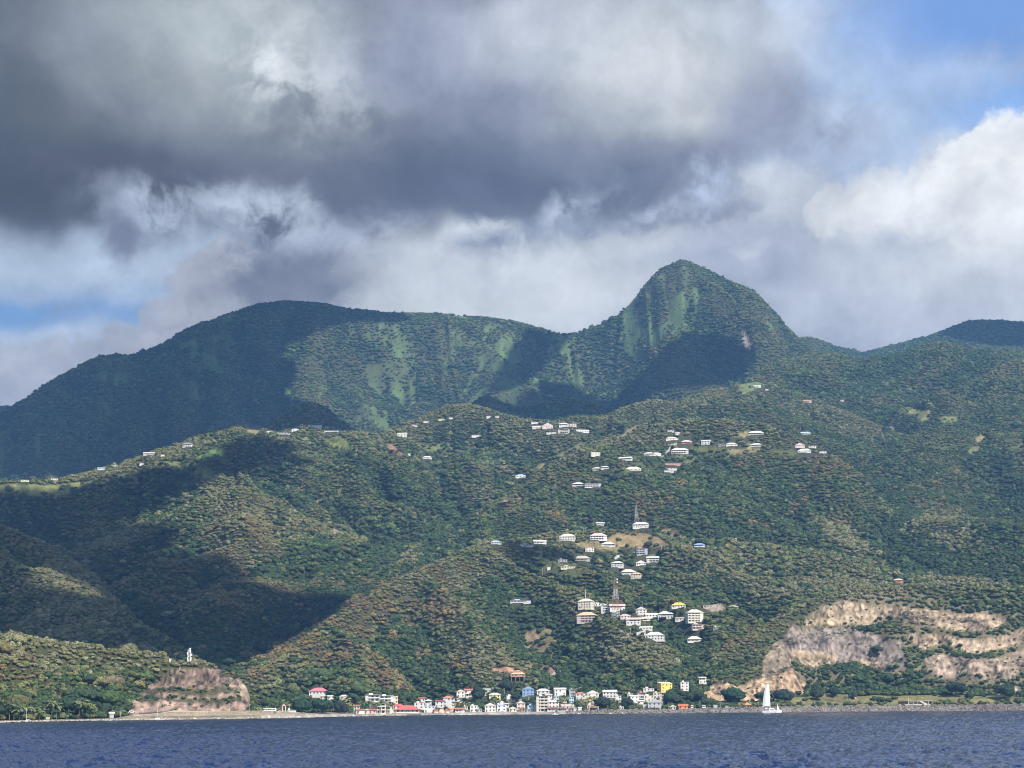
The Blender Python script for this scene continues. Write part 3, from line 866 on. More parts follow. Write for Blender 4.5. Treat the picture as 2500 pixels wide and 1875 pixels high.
 (1397,1698,14,2,'flat',GY,(.55,.52,.5),-4,'b','house','grey balconied house left of the round dark tree'),
 (1395,1717,12,2,'flat',LB,(.45,.68,.78),0,'w','house','narrow turquoise house between palms'),
 (1416,1709,20,2,'hip',(.62,.22,.18),W_,-6,'w','house','white house with red roof beside the round dark tree'),
 (1448,1709,28,2,'gfront',W_,W_,10,'w','house','white gabled house with dark upper balcony'),
 (1455,1723,30,1,'flat',CR,CR,0,'w','house','cream terrace house behind dark palms'),
 (1450,1733,22,1,'flat',OR,W_,-6,'w','house','white house with orange trim near the shaded beach shed'),
 (1488,1704,32,2,'gable',W_,W_,-8,'w','house','big white gabled house above the twin dark trees'),
 (1395,1742,12,1,'gfront',(.3,.3,.33),(.35,.33,.33),0,'','hut','small grey gabled hut on the beach'),
 (1374,1743,26,1,'flat',(.30,.22,.2),(.55,.5,.46),0,'v','shop','open beach bar with thin dark roof'),
 (1450,1742,20,1,'flat',(.25,.15,.13),(.16,.12,.12),0,'v','shed','dark timber shed under palms at the beach'),
 (1538,1702,13,1,'flat',W_,W_,0,'w','house','white box room above the long slanted roof'),
 (1550,1716,22,2,'shed',W_,W_,24,'','house','white house with long slanted roof line beside dark tree'),
 (1584,1690,26,1,'flat',W_,W_,6,'w','house','white flat house left of the tall yellow house'),
 (1567,1707,20,2,'flat',(.60,.24,.2),W_,-4,'b','house','white balconied house with thin red roof'),
 (1585,1714,24,2,'flat',LY,LY,4,'w','house','cream house below the flat white one'),
 (1604,1708,17,2,'flat',CR,CR,-2,'w','house','plain cream house in front of the tall yellow house'),
 (1628,1691,30,3,'shed',(.80,.70,.45),(.84,.64,.16),28,'','house','tall bright yellow house with arched window'),
 (1623,1714,24,3,'flat',PK,(.60,.54,.52),-6,'b','apartment_building','grey pink stacked apartments below the tall yellow house'),
 (1598,1731,32,2,'gfront',(.5,.5,.52),(.55,.56,.58),-8,'w','house','large grey gabled house above the rock bank'),
 (1672,1687,20,3,'flat',W_,W_,8,'w','house','white two tier tower house right of the big tree'),
 (1716,1670,18,2,'shed',LY,W_,12,'v','house','white house half hidden in trees above the orange cliff'),
 (1643,1734,15,1,'gfront',LY,CR,0,'','hut','small cream hut on the rock bank'),
 (1668,1734,22,1,'gable',(.70,.20,.12),OR,0,'','stall','orange red stall roofs on the rock bank'),
 (1378,1717,12,1,'gable',PE,CR,6,'','house','small peach roofed house under a palm behind the pink roofed one'),
 (1429,1714,14,2,'flat',CR,LY,-4,'w','house','cream house left of the white gabled house with dark balcony'),
 (1441,1729,14,1,'flat',W_,W_,4,'w','house','low white house left of the orange trimmed one'),
 (1416,1739,8,1,'shed',W_,W_,0,'','shed','small white beach shed right of the grey gabled hut'),
 (1405,1736,8,1,'flat',GY,W_,0,'','shed','narrow white beach shed behind the grey gabled hut'),
 (1326,1695,30,1,'hip',W_,W_,-4,'w','house','white domed house standing behind the top of the tallest building'),
 (1564,1721,14,1,'gable',W_,W_,6,'','house','small white house below the red roofed balconied one'),
 (1575,1731,9,1,'shed',CR,W_,0,'','shed','tiny white shed left of the large grey gabled house'),
 (1614,1724,11,2,'flat',PK,(.6,.5,.46),0,'w','house','narrow pinkish house right behind the large grey gabled house'),
 (1517,1739,12,1,'flat',W_,W_,0,'','house','white house glimpsed between the two dark beach trees'),
 (1101,1739,14,1,'gable',PE,(.6,.45,.33),0,'','house','low peach house right of the red boathouse'),
 (958,1738,16,1,'flat',CR,CR,0,'','shop','low cream shop left of the red roofed restaurant'),
 (1170,1741,12,1,'flat',GY,(.5,.5,.48),0,'','shed','grey beach shed right of the house with raised corner'),
 (1340,1712,16,2,'gable',RP,W_,8,'w','house','white house with pinkish roof behind the white hipped one'),
 (1474,1726,16,1,'gable',RP,CR,-6,'','house','cream house with dull pink roof left of the big dark beach tree'),
 (1510,1716,14,2,'flat',W_,W_,4,'w','house','white cube house between the big gabled house and the slanted one'),
 (1358,1716,12,2,'flat',LB,(.5,.6,.64),0,'w','house','pale blue grey house behind the low pink roof'),
 (1236,1726,12,1,'gable',RP,CR,0,'','house','small cream house above the lilac rounded gable house'),
 (1136,1731,12,1,'flat',W_,(.6,.6,.58),0,'','house','grey white house between palms above the low seafront house'),
 (1030,1715,14,1,'gable',RD,W_,0,'','house','small dark red roofed house above the plain white house'),
 (1740,1729,1,1,'','','',0,'','',''),
]
HOUSES = [h for h in HOUSES if h[4]]


class Site:
    pass


SITES = []
for h in HOUSES:
    s = Site()
    px, py, wpx, n, roof, rc_, wc_, yaw, feat, name, label = h
    x, y, z, r = hit(px, py)
    if py > 1736:                                    # seafront: on the flat just behind the waterline
        u, _ = pix_ue(px, py)
        rs = float(np.interp(float(u), U, RSH))
        r = rs + 9 + (1745 - py) * 3.5
        x, y = r * math.sin(float(u)), r * math.cos(float(u))
        z = float(bilin(H, np.array(x), np.array(y)))
    s.x, s.y, s.z, s.r = x, y, z, r
    s.w = wpx * r / FPX
    s.d = float(np.clip(s.w * 0.62, 4.0, 11.0))
    s.sh = 2.75 if py > 1655 else 2.5
    s.row = h
    s.ang = -math.atan2(x, y) + rad(yaw)
    SITES.append(s)
# level a pad into the slope behind every front wall
for s in SITES:
    c, sn = math.cos(s.ang), math.sin(s.ang)
    R = s.w + s.d + 8
    i0 = int(np.searchsorted(RR, s.r - R)); i1 = int(np.searchsorted(RR, s.r + R)) + 1
    du = R / s.r
    u0 = math.atan2(s.x, s.y)
    j0 = int(np.searchsorted(U, u0 - du)); j1 = int(np.searchsorted(U, u0 + du)) + 1
    dx, dy = XG[i0:i1, j0:j1] - s.x, YG[i0:i1, j0:j1] - s.y
    lx, ly = dx * c + dy * sn, -dx * sn + dy * c
    m = (np.abs(lx) < s.w / 2 + 2.5) & (ly > -4) & (ly < s.d + 3.0)
    sub = H[i0:i1, j0:j1]
    sub[m] = np.minimum(sub[m], s.z + 0.0)
ELEV = (H - CAM_Z) / RG
RUNMAX = np.maximum.accumulate(ELEV, axis=0)
prev = np.vstack([np.full((1, NU), -9.0), RUNMAX[:-1]])
VIS = (ELEV > prev - 0.004)

# ------------------------------------------------------------------ ground cover
PXG, PYG = project(XG, YG, H)
JX = 7 * fbm(XG / 26, YG / 26, 3, 70); JY = 6 * fbm(XG / 26, YG / 26, 3, 74)
n_big = fbm(XG / 220, YG / 220, 4, 80)
n_mid = fbm(XG / 45, YG / 45, 4, 84)
n_fin = fbm(XG / 9, YG / 9, 3, 88)
GC = np.empty(H.shape + (3,), np.float32)             # ground colour
GC[:] = (0.060, 0.066, 0.032)
GC *= (1 + 0.25 * n_mid)[..., None]
DENS = np.ones(H.shape, np.float32)                   # how densely trees stand
TS = np.ones(H.shape, np.float32)                     # their size


PATCH = sstep(.02, .3, fbm(XG / 17, YG / 17, 3, 86))


def paint(mask, col, dens, alpha=1.0, size=1.0):
    m = mask * alpha
    c = np.array(col, np.float32) * (1 + 0.35 * n_fin + 0.30 * n_mid)[..., None]
    c = c * (1 - .2 * PATCH[..., None]) + GC * (.2 * PATCH[..., None])
    GC[:] = GC * (1 - m[..., None]) + c * m[..., None]
    DENS[:] = DENS * (1 - m) + (dens + .12 * PATCH * (dens > .045)) * m
    TS[:] = TS * (1 - m) + size * m


def poly_mask(poly, jit=1.0):
    m = in_poly(PXG + JX * jit, PYG + JY * jit, poly) & VIS
    return m.astype(np.float32)


# ribs and hollows: height against the ground seventy metres to either side
du_ = np.clip(np.round(70.0 / RG[:, 0] / (U[1] - U[0])).astype(int), 1, 200)
CONV = np.zeros(H.shape, np.float32)
for i_ in range(NR):
    k_ = du_[i_]
    CONV[i_, k_:-k_] = H[i_, k_:-k_] - 0.5 * (H[i_, 2 * k_:] + H[i_, :-2 * k_])
CONV = np.clip(CONV / 9.0, -1.5, 1.5)

# high mountain: steep meadows between gullies full of scrub
mtn = (HID == 0) & (RG < 5600) & (PXG < 2010) & VIS
s1 = fbm(UG * 5000 / 80 + RG / 420 + 1.6 * vnoise(UG * 40, RG / 330, 90), RG / 420 + 3.3, 5, 191, 0.6)
s2 = fbm(UG * 5000 / 300 + .5, RG / 500, 3, 195)
want = np.zeros(H.shape, np.float32)
for cx, cy, rx, ry, a in ((1020, 940, 380, 140, .95), (790, 890, 130, 110, .62), (1130, 880, 240, 110, .62), (1590, 790, 200, 130, .40), (1440, 900, 80, 100, .62), (1750, 760, 130, 90, .25), (520, 900, 280, 150, .34),
                          (240, 1080, 160, 90, .34), (860, 960, 90, 90, .6), (1150, 960, 110, 70, .6), (1350, 850, 70, 60, .5), (1570, 870, 80, 60, .3), (390, 1060, 170, 80, .34), (1700, 690, 120, 50, .2), (700, 820, 200, 60, .2)):
    want = np.maximum(want, a * np.exp(-(((PXG - cx) / rx) ** 2 + ((PYG - cy) / ry) ** 2) * 1.1))
clump = sstep(-.10, .16, fbm(XG / 26, YG / 60, 4, 197) + .25 * s1)
finec = fbm(UG * 5000 / 22, RG / 110, 3, 198)
gr = sstep(-0.42, 0.62, 1.9 * s1 + .5 * s2 + 0.45 * n_mid + .5 * finec + 0.95 * want - 0.66) * (.35 + .65 * clump) * mtn
GC[:] = np.where(mtn[..., None], GC * (1 - gr[..., None]) * 1.15 + np.array((0.088, 0.132, 0.048), np.float32) * (1 + .3 * n_mid + .3 * n_fin + .4 * finec)[..., None] * gr[..., None], GC)
DENS[:] = np.where(mtn, 1 - .85 * gr, DENS)
TS[:] = np.where(mtn, 1 - .3 * gr, TS)
MTN = mtn
paint(poly_mask([(1809, 806), (1821, 815), (1828, 835), (1837, 858), (1824, 850), (1812, 834)], 0.3), (0.50, 0.38, 0.34), 0.0)

OPEN = []
GRASS = (0.105, 0.125, 0.045); DRY = (0.22, 0.19, 0.095); BROWN = (0.24, 0.155, 0.09)
for poly, col, dn in (
    ([(780, 1071), (828, 1064), (851, 1077), (876, 1101), (823, 1094)], (0.19, 0.22, 0.07), .01),
    ([(940, 1083), (958, 1082), (986, 1112), (958, 1112)], BROWN, .03),
    ([(905, 1065), (925, 1063), (950, 1082), (930, 1080)], (0.12, 0.12, 0.06), .05),
    ([(1501, 1071), (1549, 1040), (1563, 1036), (1555, 1049), (1513, 1072)], (0.20, 0.18, 0.09), .0),
    ([(1354, 1119), (1408, 1085), (1431, 1071), (1444, 1077), (1402, 1102), (1363, 1121)], (0.15, 0.15, 0.07), .02),
    ([(1290, 1150), (1332, 1128), (1322, 1144), (1295, 1154)], (0.18, 0.17, 0.08), .02),
    ([(-400, 1184), (0, 1184), (135, 1184), (240, 1172), (175, 1202), (135, 1213), (0, 1206), (-400, 1214)], (0.20, 0.21, 0.075), .04),
    ([(250, 1172), (320, 1152), (300, 1170), (240, 1190)], (0.12, 0.15, 0.055), .05),
    ([(340, 1130), (420, 1126), (480, 1130), (540, 1165), (500, 1168), (430, 1140)], (0.15, 0.17, 0.06), .08),
    ([(472, 1114), (545, 1096), (550, 1110), (495, 1124)], (0.13, 0.20, 0.055), .03),
    ([(595, 1036), (640, 1046), (625, 1062), (600, 1055)], DRY, .02),
    ([(640, 1075), (720, 1085), (800, 1120), (720, 1110)], (0.10, 0.12, 0.045), .3),
    ([(1020, 1090), (1100, 1085), (1180, 1100), (1180, 1108), (1080, 1112), (1030, 1104)], (0.12, 0.14, 0.055), .25),
    ([(2200, 995), (2279, 1004), (2270, 1023), (2251, 1030), (2234, 1013), (2200, 1001)], (0.20, 0.21, 0.08), .0),
    ([(2290, 1016), (2340, 1016), (2340, 1026), (2300, 1030)], (0.14, 0.16, 0.06), .05),
    ([(2361, 1097), (2392, 1087), (2387, 1109), (2366, 1112)], (0.17, 0.19, 0.08), .0),
    ([(2380, 1075), (2390, 1062), (2420, 1062), (2400, 1068), (2388, 1082)], DRY, .1),
    ([(2462, 1085), (2500, 1085), (2500, 1096), (2470, 1094)], GRASS, .1),
    ([(1804, 939), (1850, 932), (1874, 941), (1850, 950), (1812, 962)], (0.15, 0.19, 0.07), .02),
    ([(1860, 992), (1890, 982), (1922, 971), (1900, 984), (1870, 994)], (0.16, 0.19, 0.07), .0),
    ([(1680, 1092), (1720, 1090), (1780, 1094), (1760, 1108), (1700, 1112), (1680, 1106)], GRASS, .06),
    ([(1640, 1112), (1700, 1108), (1700, 1130), (1660, 1130)], GRASS, .1),
    ([(1490, 1146), (1570, 1126), (1602, 1134), (1560, 1146), (1510, 1156)], GRASS, .08),
    ([(1785, 1060), (1830, 1052), (1835, 1064), (1790, 1068)], DRY, .1),
    ([(1775, 1096), (1860, 1096), (1850, 1106), (1780, 1110)], DRY, .1),
    ([(1820, 1085), (1840, 1083), (1830, 1096)], (0.3, 0.28, 0.10), .2),
    ([(1880, 1096), (1950, 1100), (1945, 1110), (1885, 1112)], GRASS, .2),
    ([(1483, 1312), (1516, 1297), (1562, 1300), (1607, 1309), (1641, 1331), (1607, 1336), (1528, 1336), (1470, 1326)], (0.25, 0.19, 0.10), .10),
    ([(1600, 1284), (1663, 1303), (1665, 1314), (1630, 1306)], (0.24, 0.20, 0.11), .08),
    ([(1400, 1322), (1480, 1320), (1520, 1345), (1460, 1342), (1410, 1335)], DRY, .1),
    ([(1200, 1632), (1260, 1624), (1300, 1642), (1200, 1640)], (0.40, 0.24, 0.16), .05),
    ([(1340, 1630), (1356, 1622), (1354, 1650), (1336, 1650)], (0.38, 0.22, 0.15), .05),
    ([(1245, 1625), (1290, 1560), (1345, 1530), (1360, 1570), (1340, 1640), (1290, 1650)], (0.20, 0.16, 0.085), .42),
    ([(1280, 1545), (1310, 1540), (1320, 1600), (1290, 1600)], (0.26, 0.20, 0.13), .3),
    ([(1310, 1360), (1400, 1370), (1450, 1400), (1400, 1410), (1320, 1395)], (0.11, 0.12, 0.05), .35),
    ([(2143, 1437), (2186, 1430), (2228, 1451), (2270, 1451), (2285, 1474), (2214, 1482), (2157, 1472)], (0.26, 0.19, 0.12), .3),
    ([(1720, 1480), (1760, 1474), (1775, 1486), (1740, 1494)], (0.34, 0.28, 0.22), .04),
    ([(1100, 1745), (1100, 1700), (1500, 1700), (1640, 1700), (1640, 1745)], (0.12, 0.12, 0.07), .95),
    ([(810, 1290), (830, 1284), (830, 1300), (812, 1305)], (0.3, 0.27, 0.2), .1), ([(770, 1222), (786, 1212), (785, 1226), (772, 1228)], DRY, 0), ([(815, 1202), (835, 1190), (832, 1204)], DRY, 0)):
    paint(poly_mask(poly, 0.5), col, dn)
    if dn <= .2:
        OPEN.append(poly)
# shore strip on the right: mown grass above the rock bank
dsh = RG - RSH
paint(((dsh > 22) & (dsh < 120) & (PXG > 1930)).astype(np.float32), (0.19, 0.18, 0.08), .03)
paint(((dsh > 12) & (dsh < 60) & (PXG > 640) & (PXG < 1560)).astype(np.float32), (0.30, 0.27, 0.22), .05)
paint((dsh < 16).astype(np.float32), (0.22, 0.19, 0.14), 0.0)
paint(((dsh < 12) & (PXG > 640) & (PXG < 1450)).astype(np.float32), (0.34, 0.31, 0.27), 0.0)
paint(((dsh < 18) & (PXG > 1560)).astype(np.float32), (0.20, 0.18, 0.16), 0.0)
paint(((dsh < 40) & (dsh > 10) & (PXG > 360) & (PXG < 620)).astype(np.float32), (0.34, 0.29, 0.21), 0.0)
# quarry faces and cliffs
paint(poly_mask([(1850, 1700), (1870, 1600), (1930, 1530), (1990, 1485), (2060, 1458), (2140, 1430), (2290, 1450), (2420, 1490), (2520, 1500), (2700, 1500), (2700, 1690), (2500, 1690), (2300, 1680), (2100, 1660), (1960, 1690)], 1.5), (0.17, 0.145, 0.085), 1.0, 1.0, .95)
ROCKM = np.zeros(H.shape, np.float32)


def rock(poly, col, band=None, jit=0.45, mossy=.3):
    OPEN.append(poly)
    m = poly_mask(poly, jit)
    m0 = m
    if band is not None:                               # scrub on the benches
        m = m * (1 - band * 0.9)
    c = np.array(col, np.float32)
    pit = fbm(XG / 2.4, (H * 1.6 + YG * .3) / 4.2, 3, 95)
    stain = fbm(XG / 9.0 + .6 * pit, H / 34.0, 4, 96)
    strata = vnoise(XG / 60.0, H / 1.9, 99)
    moss = sstep(.12, .32, fbm(XG / 22.0, H / 14.0, 4, 93)) * mossy / .7
    cc = c * (0.64 + 0.75 * pit + 0.45 * stain + 0.26 * strata)[..., None]
    cc = cc * (1 - .7 * moss[..., None]) + np.array((.12, .11, .06)) * .7 * moss[..., None]
    cc = np.maximum(cc, .03)
    GC[:] = GC * (1 - m[..., None]) + cc * m[..., None]
    DENS[:] = DENS * (1 - m) + (0.05 + .5 * moss) * m
    TS[:] = np.where(m0 > 0.5, 0.5, TS)
    ROCKM[:] = np.maximum(ROCKM, m)


bandL = sstep(8, 5, np.abs(PYG - 1686 - 6 * n_mid)) + sstep(7, 4, np.abs(PYG - 1708 - 6 * n_mid)) + .9 * sstep(5, 3, np.abs(PYG - 1650 - 10 * n_mid)) * (n_mid > 0)
rock([(300, 1745), (325, 1712), (345, 1688), (375, 1664), (398, 1645), (420, 1630), (470, 1630), (530, 1634), (562, 1652), (592, 1672), (604, 1700), (622, 1745)], (0.42, 0.30, 0.24), np.clip(bandL, 0, 1), .4, .12)
rock([(578, 1662), (600, 1672), (612, 1712), (590, 1712), (582, 1690)], (0.52, 0.40, 0.30))
rock([(520, 1736), (560, 1722), (560, 1738)], (0.50, 0.38, 0.22), None, 0.2)
rock([(1960, 1523), (2002, 1490), (2059, 1466), (2101, 1474), (2143, 1480), (2186, 1483), (2242, 1486), (2299, 1494), (2355, 1502), (2398, 1497), (2440, 1502), (2470, 1518), (2398, 1539), (2316, 1536), (2214, 1522), (2165, 1512), (2129, 1523), (2030, 1530)], (0.50, 0.385, 0.265))
rock([(2208, 1547), (2285, 1550), (2355, 1561), (2440, 1556), (2500, 1536), (2700, 1530), (2700, 1570), (2500, 1571), (2426, 1583), (2383, 1597), (2304, 1569), (2251, 1583), (2225, 1563)], (0.49, 0.38, 0.27))
rock([(2256, 1609), (2299, 1595), (2369, 1609), (2440, 1606), (2500, 1586), (2700, 1580), (2700, 1640), (2500, 1630), (2465, 1656), (2383, 1659), (2299, 1656), (2265, 1642)], (0.45, 0.35, 0.265))
rock([(1903, 1570), (1931, 1528), (1996, 1534), (2073, 1536), (2109, 1542), (2157, 1556), (2200, 1567), (2216, 1620), (2200, 1640), (2152, 1634), (2087, 1612), (2044, 1617), (1968, 1625), (1931, 1600)], (0.33, 0.275, 0.235))
rock([(1929, 1583), (1975, 1588), (2041, 1594), (2044, 1612), (1985, 1628), (1968, 1625), (1931, 1600)], (0.48, 0.37, 0.25))
rock([(2087, 1606), (2130, 1616), (2165, 1622), (2160, 1634), (2110, 1622)], (0.56, 0.44, 0.27))
rock([(1713, 1704), (1738, 1672), (1768, 1658), (1795, 1680), (1835, 1660), (1872, 1653), (1905, 1642), (1935, 1636), (1955, 1650), (1972, 1676), (1962, 1698), (1900, 1706), (1850, 1708), (1780, 1712)], (0.56, 0.40, 0.26))
rock([(1855, 1650), (1870, 1600), (1905, 1566), (1935, 1600), (1930, 1636), (1900, 1645)], (0.34, 0.27, 0.20), None, 2.0)
rock([(2060, 1706), (2092, 1701), (2092, 1706), (2064, 1710)], (0.6, 0.5, 0.36), None, 0.3)
rock([(2400, 1690), (2480, 1680), (2500, 1694), (2440, 1700)], (0.45, 0.36, 0.28))
# carve relief into the rock faces
H = H + ROCKM * (4.5 * fbm(XG / 15.0, RG / 60.0, 4, 97) + 2.6 * fbm(XG / 4.6, YG / 6.0, 3, 98)) * sstep(14, 40, dsh)

# ------------------------------------------------------------------ dry and green woods: how likely each kind of tree is where
def blobs(px, py, L):
    s = 0
    for cx, cy, rx, ry, a in L:
        s = s + a * np.exp(-((px - cx) / rx) ** 2 - ((py - cy) / ry) ** 2)
    return s


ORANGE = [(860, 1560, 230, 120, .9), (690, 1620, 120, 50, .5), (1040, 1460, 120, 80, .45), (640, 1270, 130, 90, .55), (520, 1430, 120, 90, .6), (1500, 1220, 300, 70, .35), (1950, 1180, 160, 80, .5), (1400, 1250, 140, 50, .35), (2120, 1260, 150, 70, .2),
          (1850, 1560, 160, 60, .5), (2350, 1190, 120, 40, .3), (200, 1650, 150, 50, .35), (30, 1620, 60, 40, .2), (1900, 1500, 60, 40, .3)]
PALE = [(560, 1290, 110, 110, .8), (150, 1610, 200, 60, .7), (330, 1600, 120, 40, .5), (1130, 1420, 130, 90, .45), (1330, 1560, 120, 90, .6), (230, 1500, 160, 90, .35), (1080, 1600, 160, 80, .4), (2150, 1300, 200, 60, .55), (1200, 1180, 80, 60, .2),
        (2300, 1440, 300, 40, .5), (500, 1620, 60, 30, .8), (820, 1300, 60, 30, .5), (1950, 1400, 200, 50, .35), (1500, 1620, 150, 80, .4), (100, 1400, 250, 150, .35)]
GREEN = (0.060, 0.104, 0.031); MIDG = (0.098, 0.148, 0.044); OLIVE = (0.152, 0.162, 0.055); ORG = (0.220, 0.160, 0.062); BRN = (0.150, 0.125, 0.078); PAL = (0.205, 0.205, 0.105); BLUEG = (0.044, 0.080, 0.033); LIME = (0.18, 0.20, 0.05)
PALETTE = np.array([GREEN, MIDG, OLIVE, ORG, BRN, PAL, BLUEG, LIME])

pts = []
for r0, r1, sp in ((1080, 2300, 4.3), (2300, 3950, 5.1), (3950, 6900, 6.8)):
    xs = np.arange(-r1 * 0.36, r1 * 0.36, sp); ys = np.arange(r0 * 0.93, r1, sp)
    X, Y = np.meshgrid(xs, ys)
    X = X + rng.uniform(-.5, .5, X.shape) * sp; Y = Y + rng.uniform(-.5, .5, Y.shape) * sp
    X = X.ravel(); Y = Y.ravel()
    r = np.hypot(X, Y)
    k = (r >= r0) & (r < r1) & (np.abs(np.arctan2(X, Y)) < rad(20.5))
    pts.append(np.stack([X[k], Y[k], np.full(k.sum(), sp)], 1))
pts = np.concatenate(pts)
tx, ty, tsp = pts.T
tz = bilin(H, tx, ty)
tr = np.hypot(tx, ty)
fu, fr = grid_ij(tx, ty)
ii = np.clip(fr.astype(int), 0, NR - 1); jj = np.clip(np.round(fu).astype(int), 0, NU - 1)
vis = (tz + 22 - CAM_Z) / tr > prev[ii, jj] - 0.006
keep = vis & (rng.random(len(tx)) < DENS[ii, jj]) & (tr - RSH[jj] > np.where(U[jj] < float(pix_ue(325, 1740)[0]), 4.5, 20)) & (tz > 1.0)
tx, ty, tz, tr, tsp, ii, jj = (a[keep] for a in (tx, ty, tz, tr, tsp, ii, jj))
tpx, tpy = project(tx, ty, tz)
size = tsp * rng.uniform(1.15, 1.9, len(tx)) * TS[ii, jj]            # crown diameter in metres
size *= 1 + 0.22 * fbm(tx / 60, ty / 60, 2, 120)
conv = CONV[ii, jj]
size *= 1 - .16 * np.clip(conv, -1, 1)
size = np.where(rng.random(len(tx)) < .05, size * rng.uniform(1.3, 1.8, len(tx)), size)
size = np.where((ROCKM[ii, jj] > .5), rng.uniform(1.8, 4.0, len(tx)), size)
size = np.where(MTN[ii, jj] & (DENS[ii, jj] < .5), rng.uniform(3.5, 7.5, len(tx)), size)
# low scrub where a taller crown would hide a clearing behind it
toppy_ = tpy - size * .62 * FPX / tr
for poly in OPEN:
    ins_ = in_poly(tpx, toppy_, poly) & (~in_poly(tpx, tpy + 1.0, poly))
    size = np.where(ins_, np.minimum(size * .40, 3.2), size)
# nothing grows through a house or right in front of one
ok = np.ones(len(tx), bool)
for s in SITES:
    dx, dy = tx - s.x, ty - s.y
    near = (np.abs(dx) < 60) & (np.abs(dy) < 60)
    if not near.any():
        continue
    c, sn = math.cos(s.ang), math.sin(s.ang)
    lx, ly = dx * c + dy * sn, -dx * sn + dy * c
    ok &= ~(near & (np.abs(lx) < s.w / 2 + size * .35) & (ly > -2 - size * .35) & (ly < s.d + 2))
    hpx, hpy = s.row[0], s.row[1]
    half = s.row[2] / 2
    hh = s.row[3] * s.sh * FPX / s.r
    toppy = tpy - size * 0.85 * FPX / tr
    wpx = size * 0.5 * FPX / tr
    block = near & (tr < s.r + 2) & (np.abs(tpx - hpx) < half + wpx * .5) & (toppy < hpy - 0.30 * hh) & (tpy > hpy - hh)
    size = np.where(block, size * .42, size)
tx, ty, tz, tr, tsp, ii, jj, tpx, tpy, size, conv = (a[ok] for a in (tx, ty, tz, tr, tsp, ii, jj, tpx, tpy, size, conv))
NT = len(tx)
rnd = rng.random(NT); rnd2 = rng.random(NT)
clus = fbm(tx / 30, ty / 30, 3, 130) * 1.6
clus2 = fbm(tx / 75, ty / 75, 3, 134) * 1.5
idx = np.where(rnd < 0.42, 0, np.where(rnd < .78, 1, 6))
low = sstep(2900, 1900, tr)
idx = np.where((rnd2 < 0.12 + 0.32 * low + .30 * conv) & (clus > -.4), 2, idx)
hq = HTT[ii, jj]
crest_ = sstep(.72, .98, hq) * (tr < 4000)
foot_ = sstep(.5, .15, hq) * (tr < 4000) * (tr > 1800)
idx = np.where((crest_ > .1) & (rng.random(NT) < .65 * crest_ * (.6 + .8 * (clus2 > 0))), np.where(rng.random(NT) < .45, 5, 2), idx)
idx = np.where((foot_ > .1) & (rng.random(NT) < .75 * foot_), np.where(rng.random(NT) < .5, 0, 6), idx)
idx = np.where((conv < -.35) & (rng.random(NT) < .6) & (idx != 2), 6, idx)
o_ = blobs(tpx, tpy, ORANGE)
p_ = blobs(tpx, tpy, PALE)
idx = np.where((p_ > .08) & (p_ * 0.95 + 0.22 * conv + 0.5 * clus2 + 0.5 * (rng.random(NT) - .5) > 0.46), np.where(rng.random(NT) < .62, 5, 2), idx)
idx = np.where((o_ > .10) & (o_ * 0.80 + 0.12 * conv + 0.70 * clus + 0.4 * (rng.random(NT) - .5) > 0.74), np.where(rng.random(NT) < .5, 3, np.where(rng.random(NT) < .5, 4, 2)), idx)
idx = np.where((rng.random(NT) < 0.012) & (tr < 3600), 7, idx)
idx = np.where((tpy > 1690) & (tpx > 700) & (tpx < 1800) & (rng.random(NT) < .8), np.where(rng.random(NT) < .5, 0, 6), idx)
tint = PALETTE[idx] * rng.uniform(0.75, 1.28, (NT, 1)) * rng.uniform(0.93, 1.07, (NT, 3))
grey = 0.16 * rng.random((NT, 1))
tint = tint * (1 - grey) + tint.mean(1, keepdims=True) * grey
print('trees', NT)

# ------------------------------------------------------------------ materials of the land
def attr_mat(name, attr_type, rough, noise_scale, amt, bump, spec=0.2, objcol=False):
    m = bpy.data.materials.new(name)
    m.use_nodes = True
    nt = m.node_tree; N, L = nt.nodes, nt.links
    b = N['Principled BSDF']
    b.inputs['Roughness'].default_value = rough
    b.inputs['Specular IOR Level'].default_value = spec
    if objcol:
        a = N.new('ShaderNodeObjectInfo').outputs['Color']
    else:
        an = N.new('ShaderNodeAttribute'); an.attribute_type = attr_type; an.attribute_name = 'tint'
        a = an.outputs['Color']
    g = N.new('ShaderNodeNewGeometry')
    nz = N.new('ShaderNodeTexNoise')
    nz.inputs['Scale'].default_value = noise_scale; nz.inputs['Detail'].default_value = 4; nz.inputs['Roughness'].default_value = 0.65
    L.new(g.outputs['Position'], nz.inputs['Vector'])
    mr = N.new('ShaderNodeMapRange')
    mr.inputs[1].default_value = 0.3; mr.inputs[2].default_value = 0.7; mr.inputs[3].default_value = 1 - amt; mr.inputs[4].default_value = 1 + amt
    L.new(nz.outputs['Fac'], mr.inputs[0])
    sc_ = N.new('ShaderNodeVectorMath'); sc_.operation = 'SCALE'
    L.new(a, sc_.inputs[0]); L.new(mr.outputs[0], sc_.inputs['Scale'])
    L.new(sc_.outputs[0], b.inputs['Base Color'])
    if bump:
        bp = N.new('ShaderNodeBump'); bp.inputs['Strength'].default_value = 0.8; bp.inputs['Distance'].default_value = bump
        L.new(nz.outputs['Fac'], bp.inputs['Height']); L.new(bp.outputs[0], b.inputs['Normal'])
    return m


M_LAND = attr_mat('ground_cover', 'GEOMETRY', 0.95, 0.22, 0.32, 1.6)
M_FOREST = attr_mat('forest_leaves', 'INSTANCER', 0.85, 0.8, 0.45, 0.0, 0.25)
M_CROWN = attr_mat('tree_leaves', 'GEOMETRY', 0.8, 0.9, 0.45, 0.0, 0.3, objcol=True)
M_TRUNK = mat_plain('bark', (0.12, 0.095, 0.07), 0.9, 0.3, 2.0)


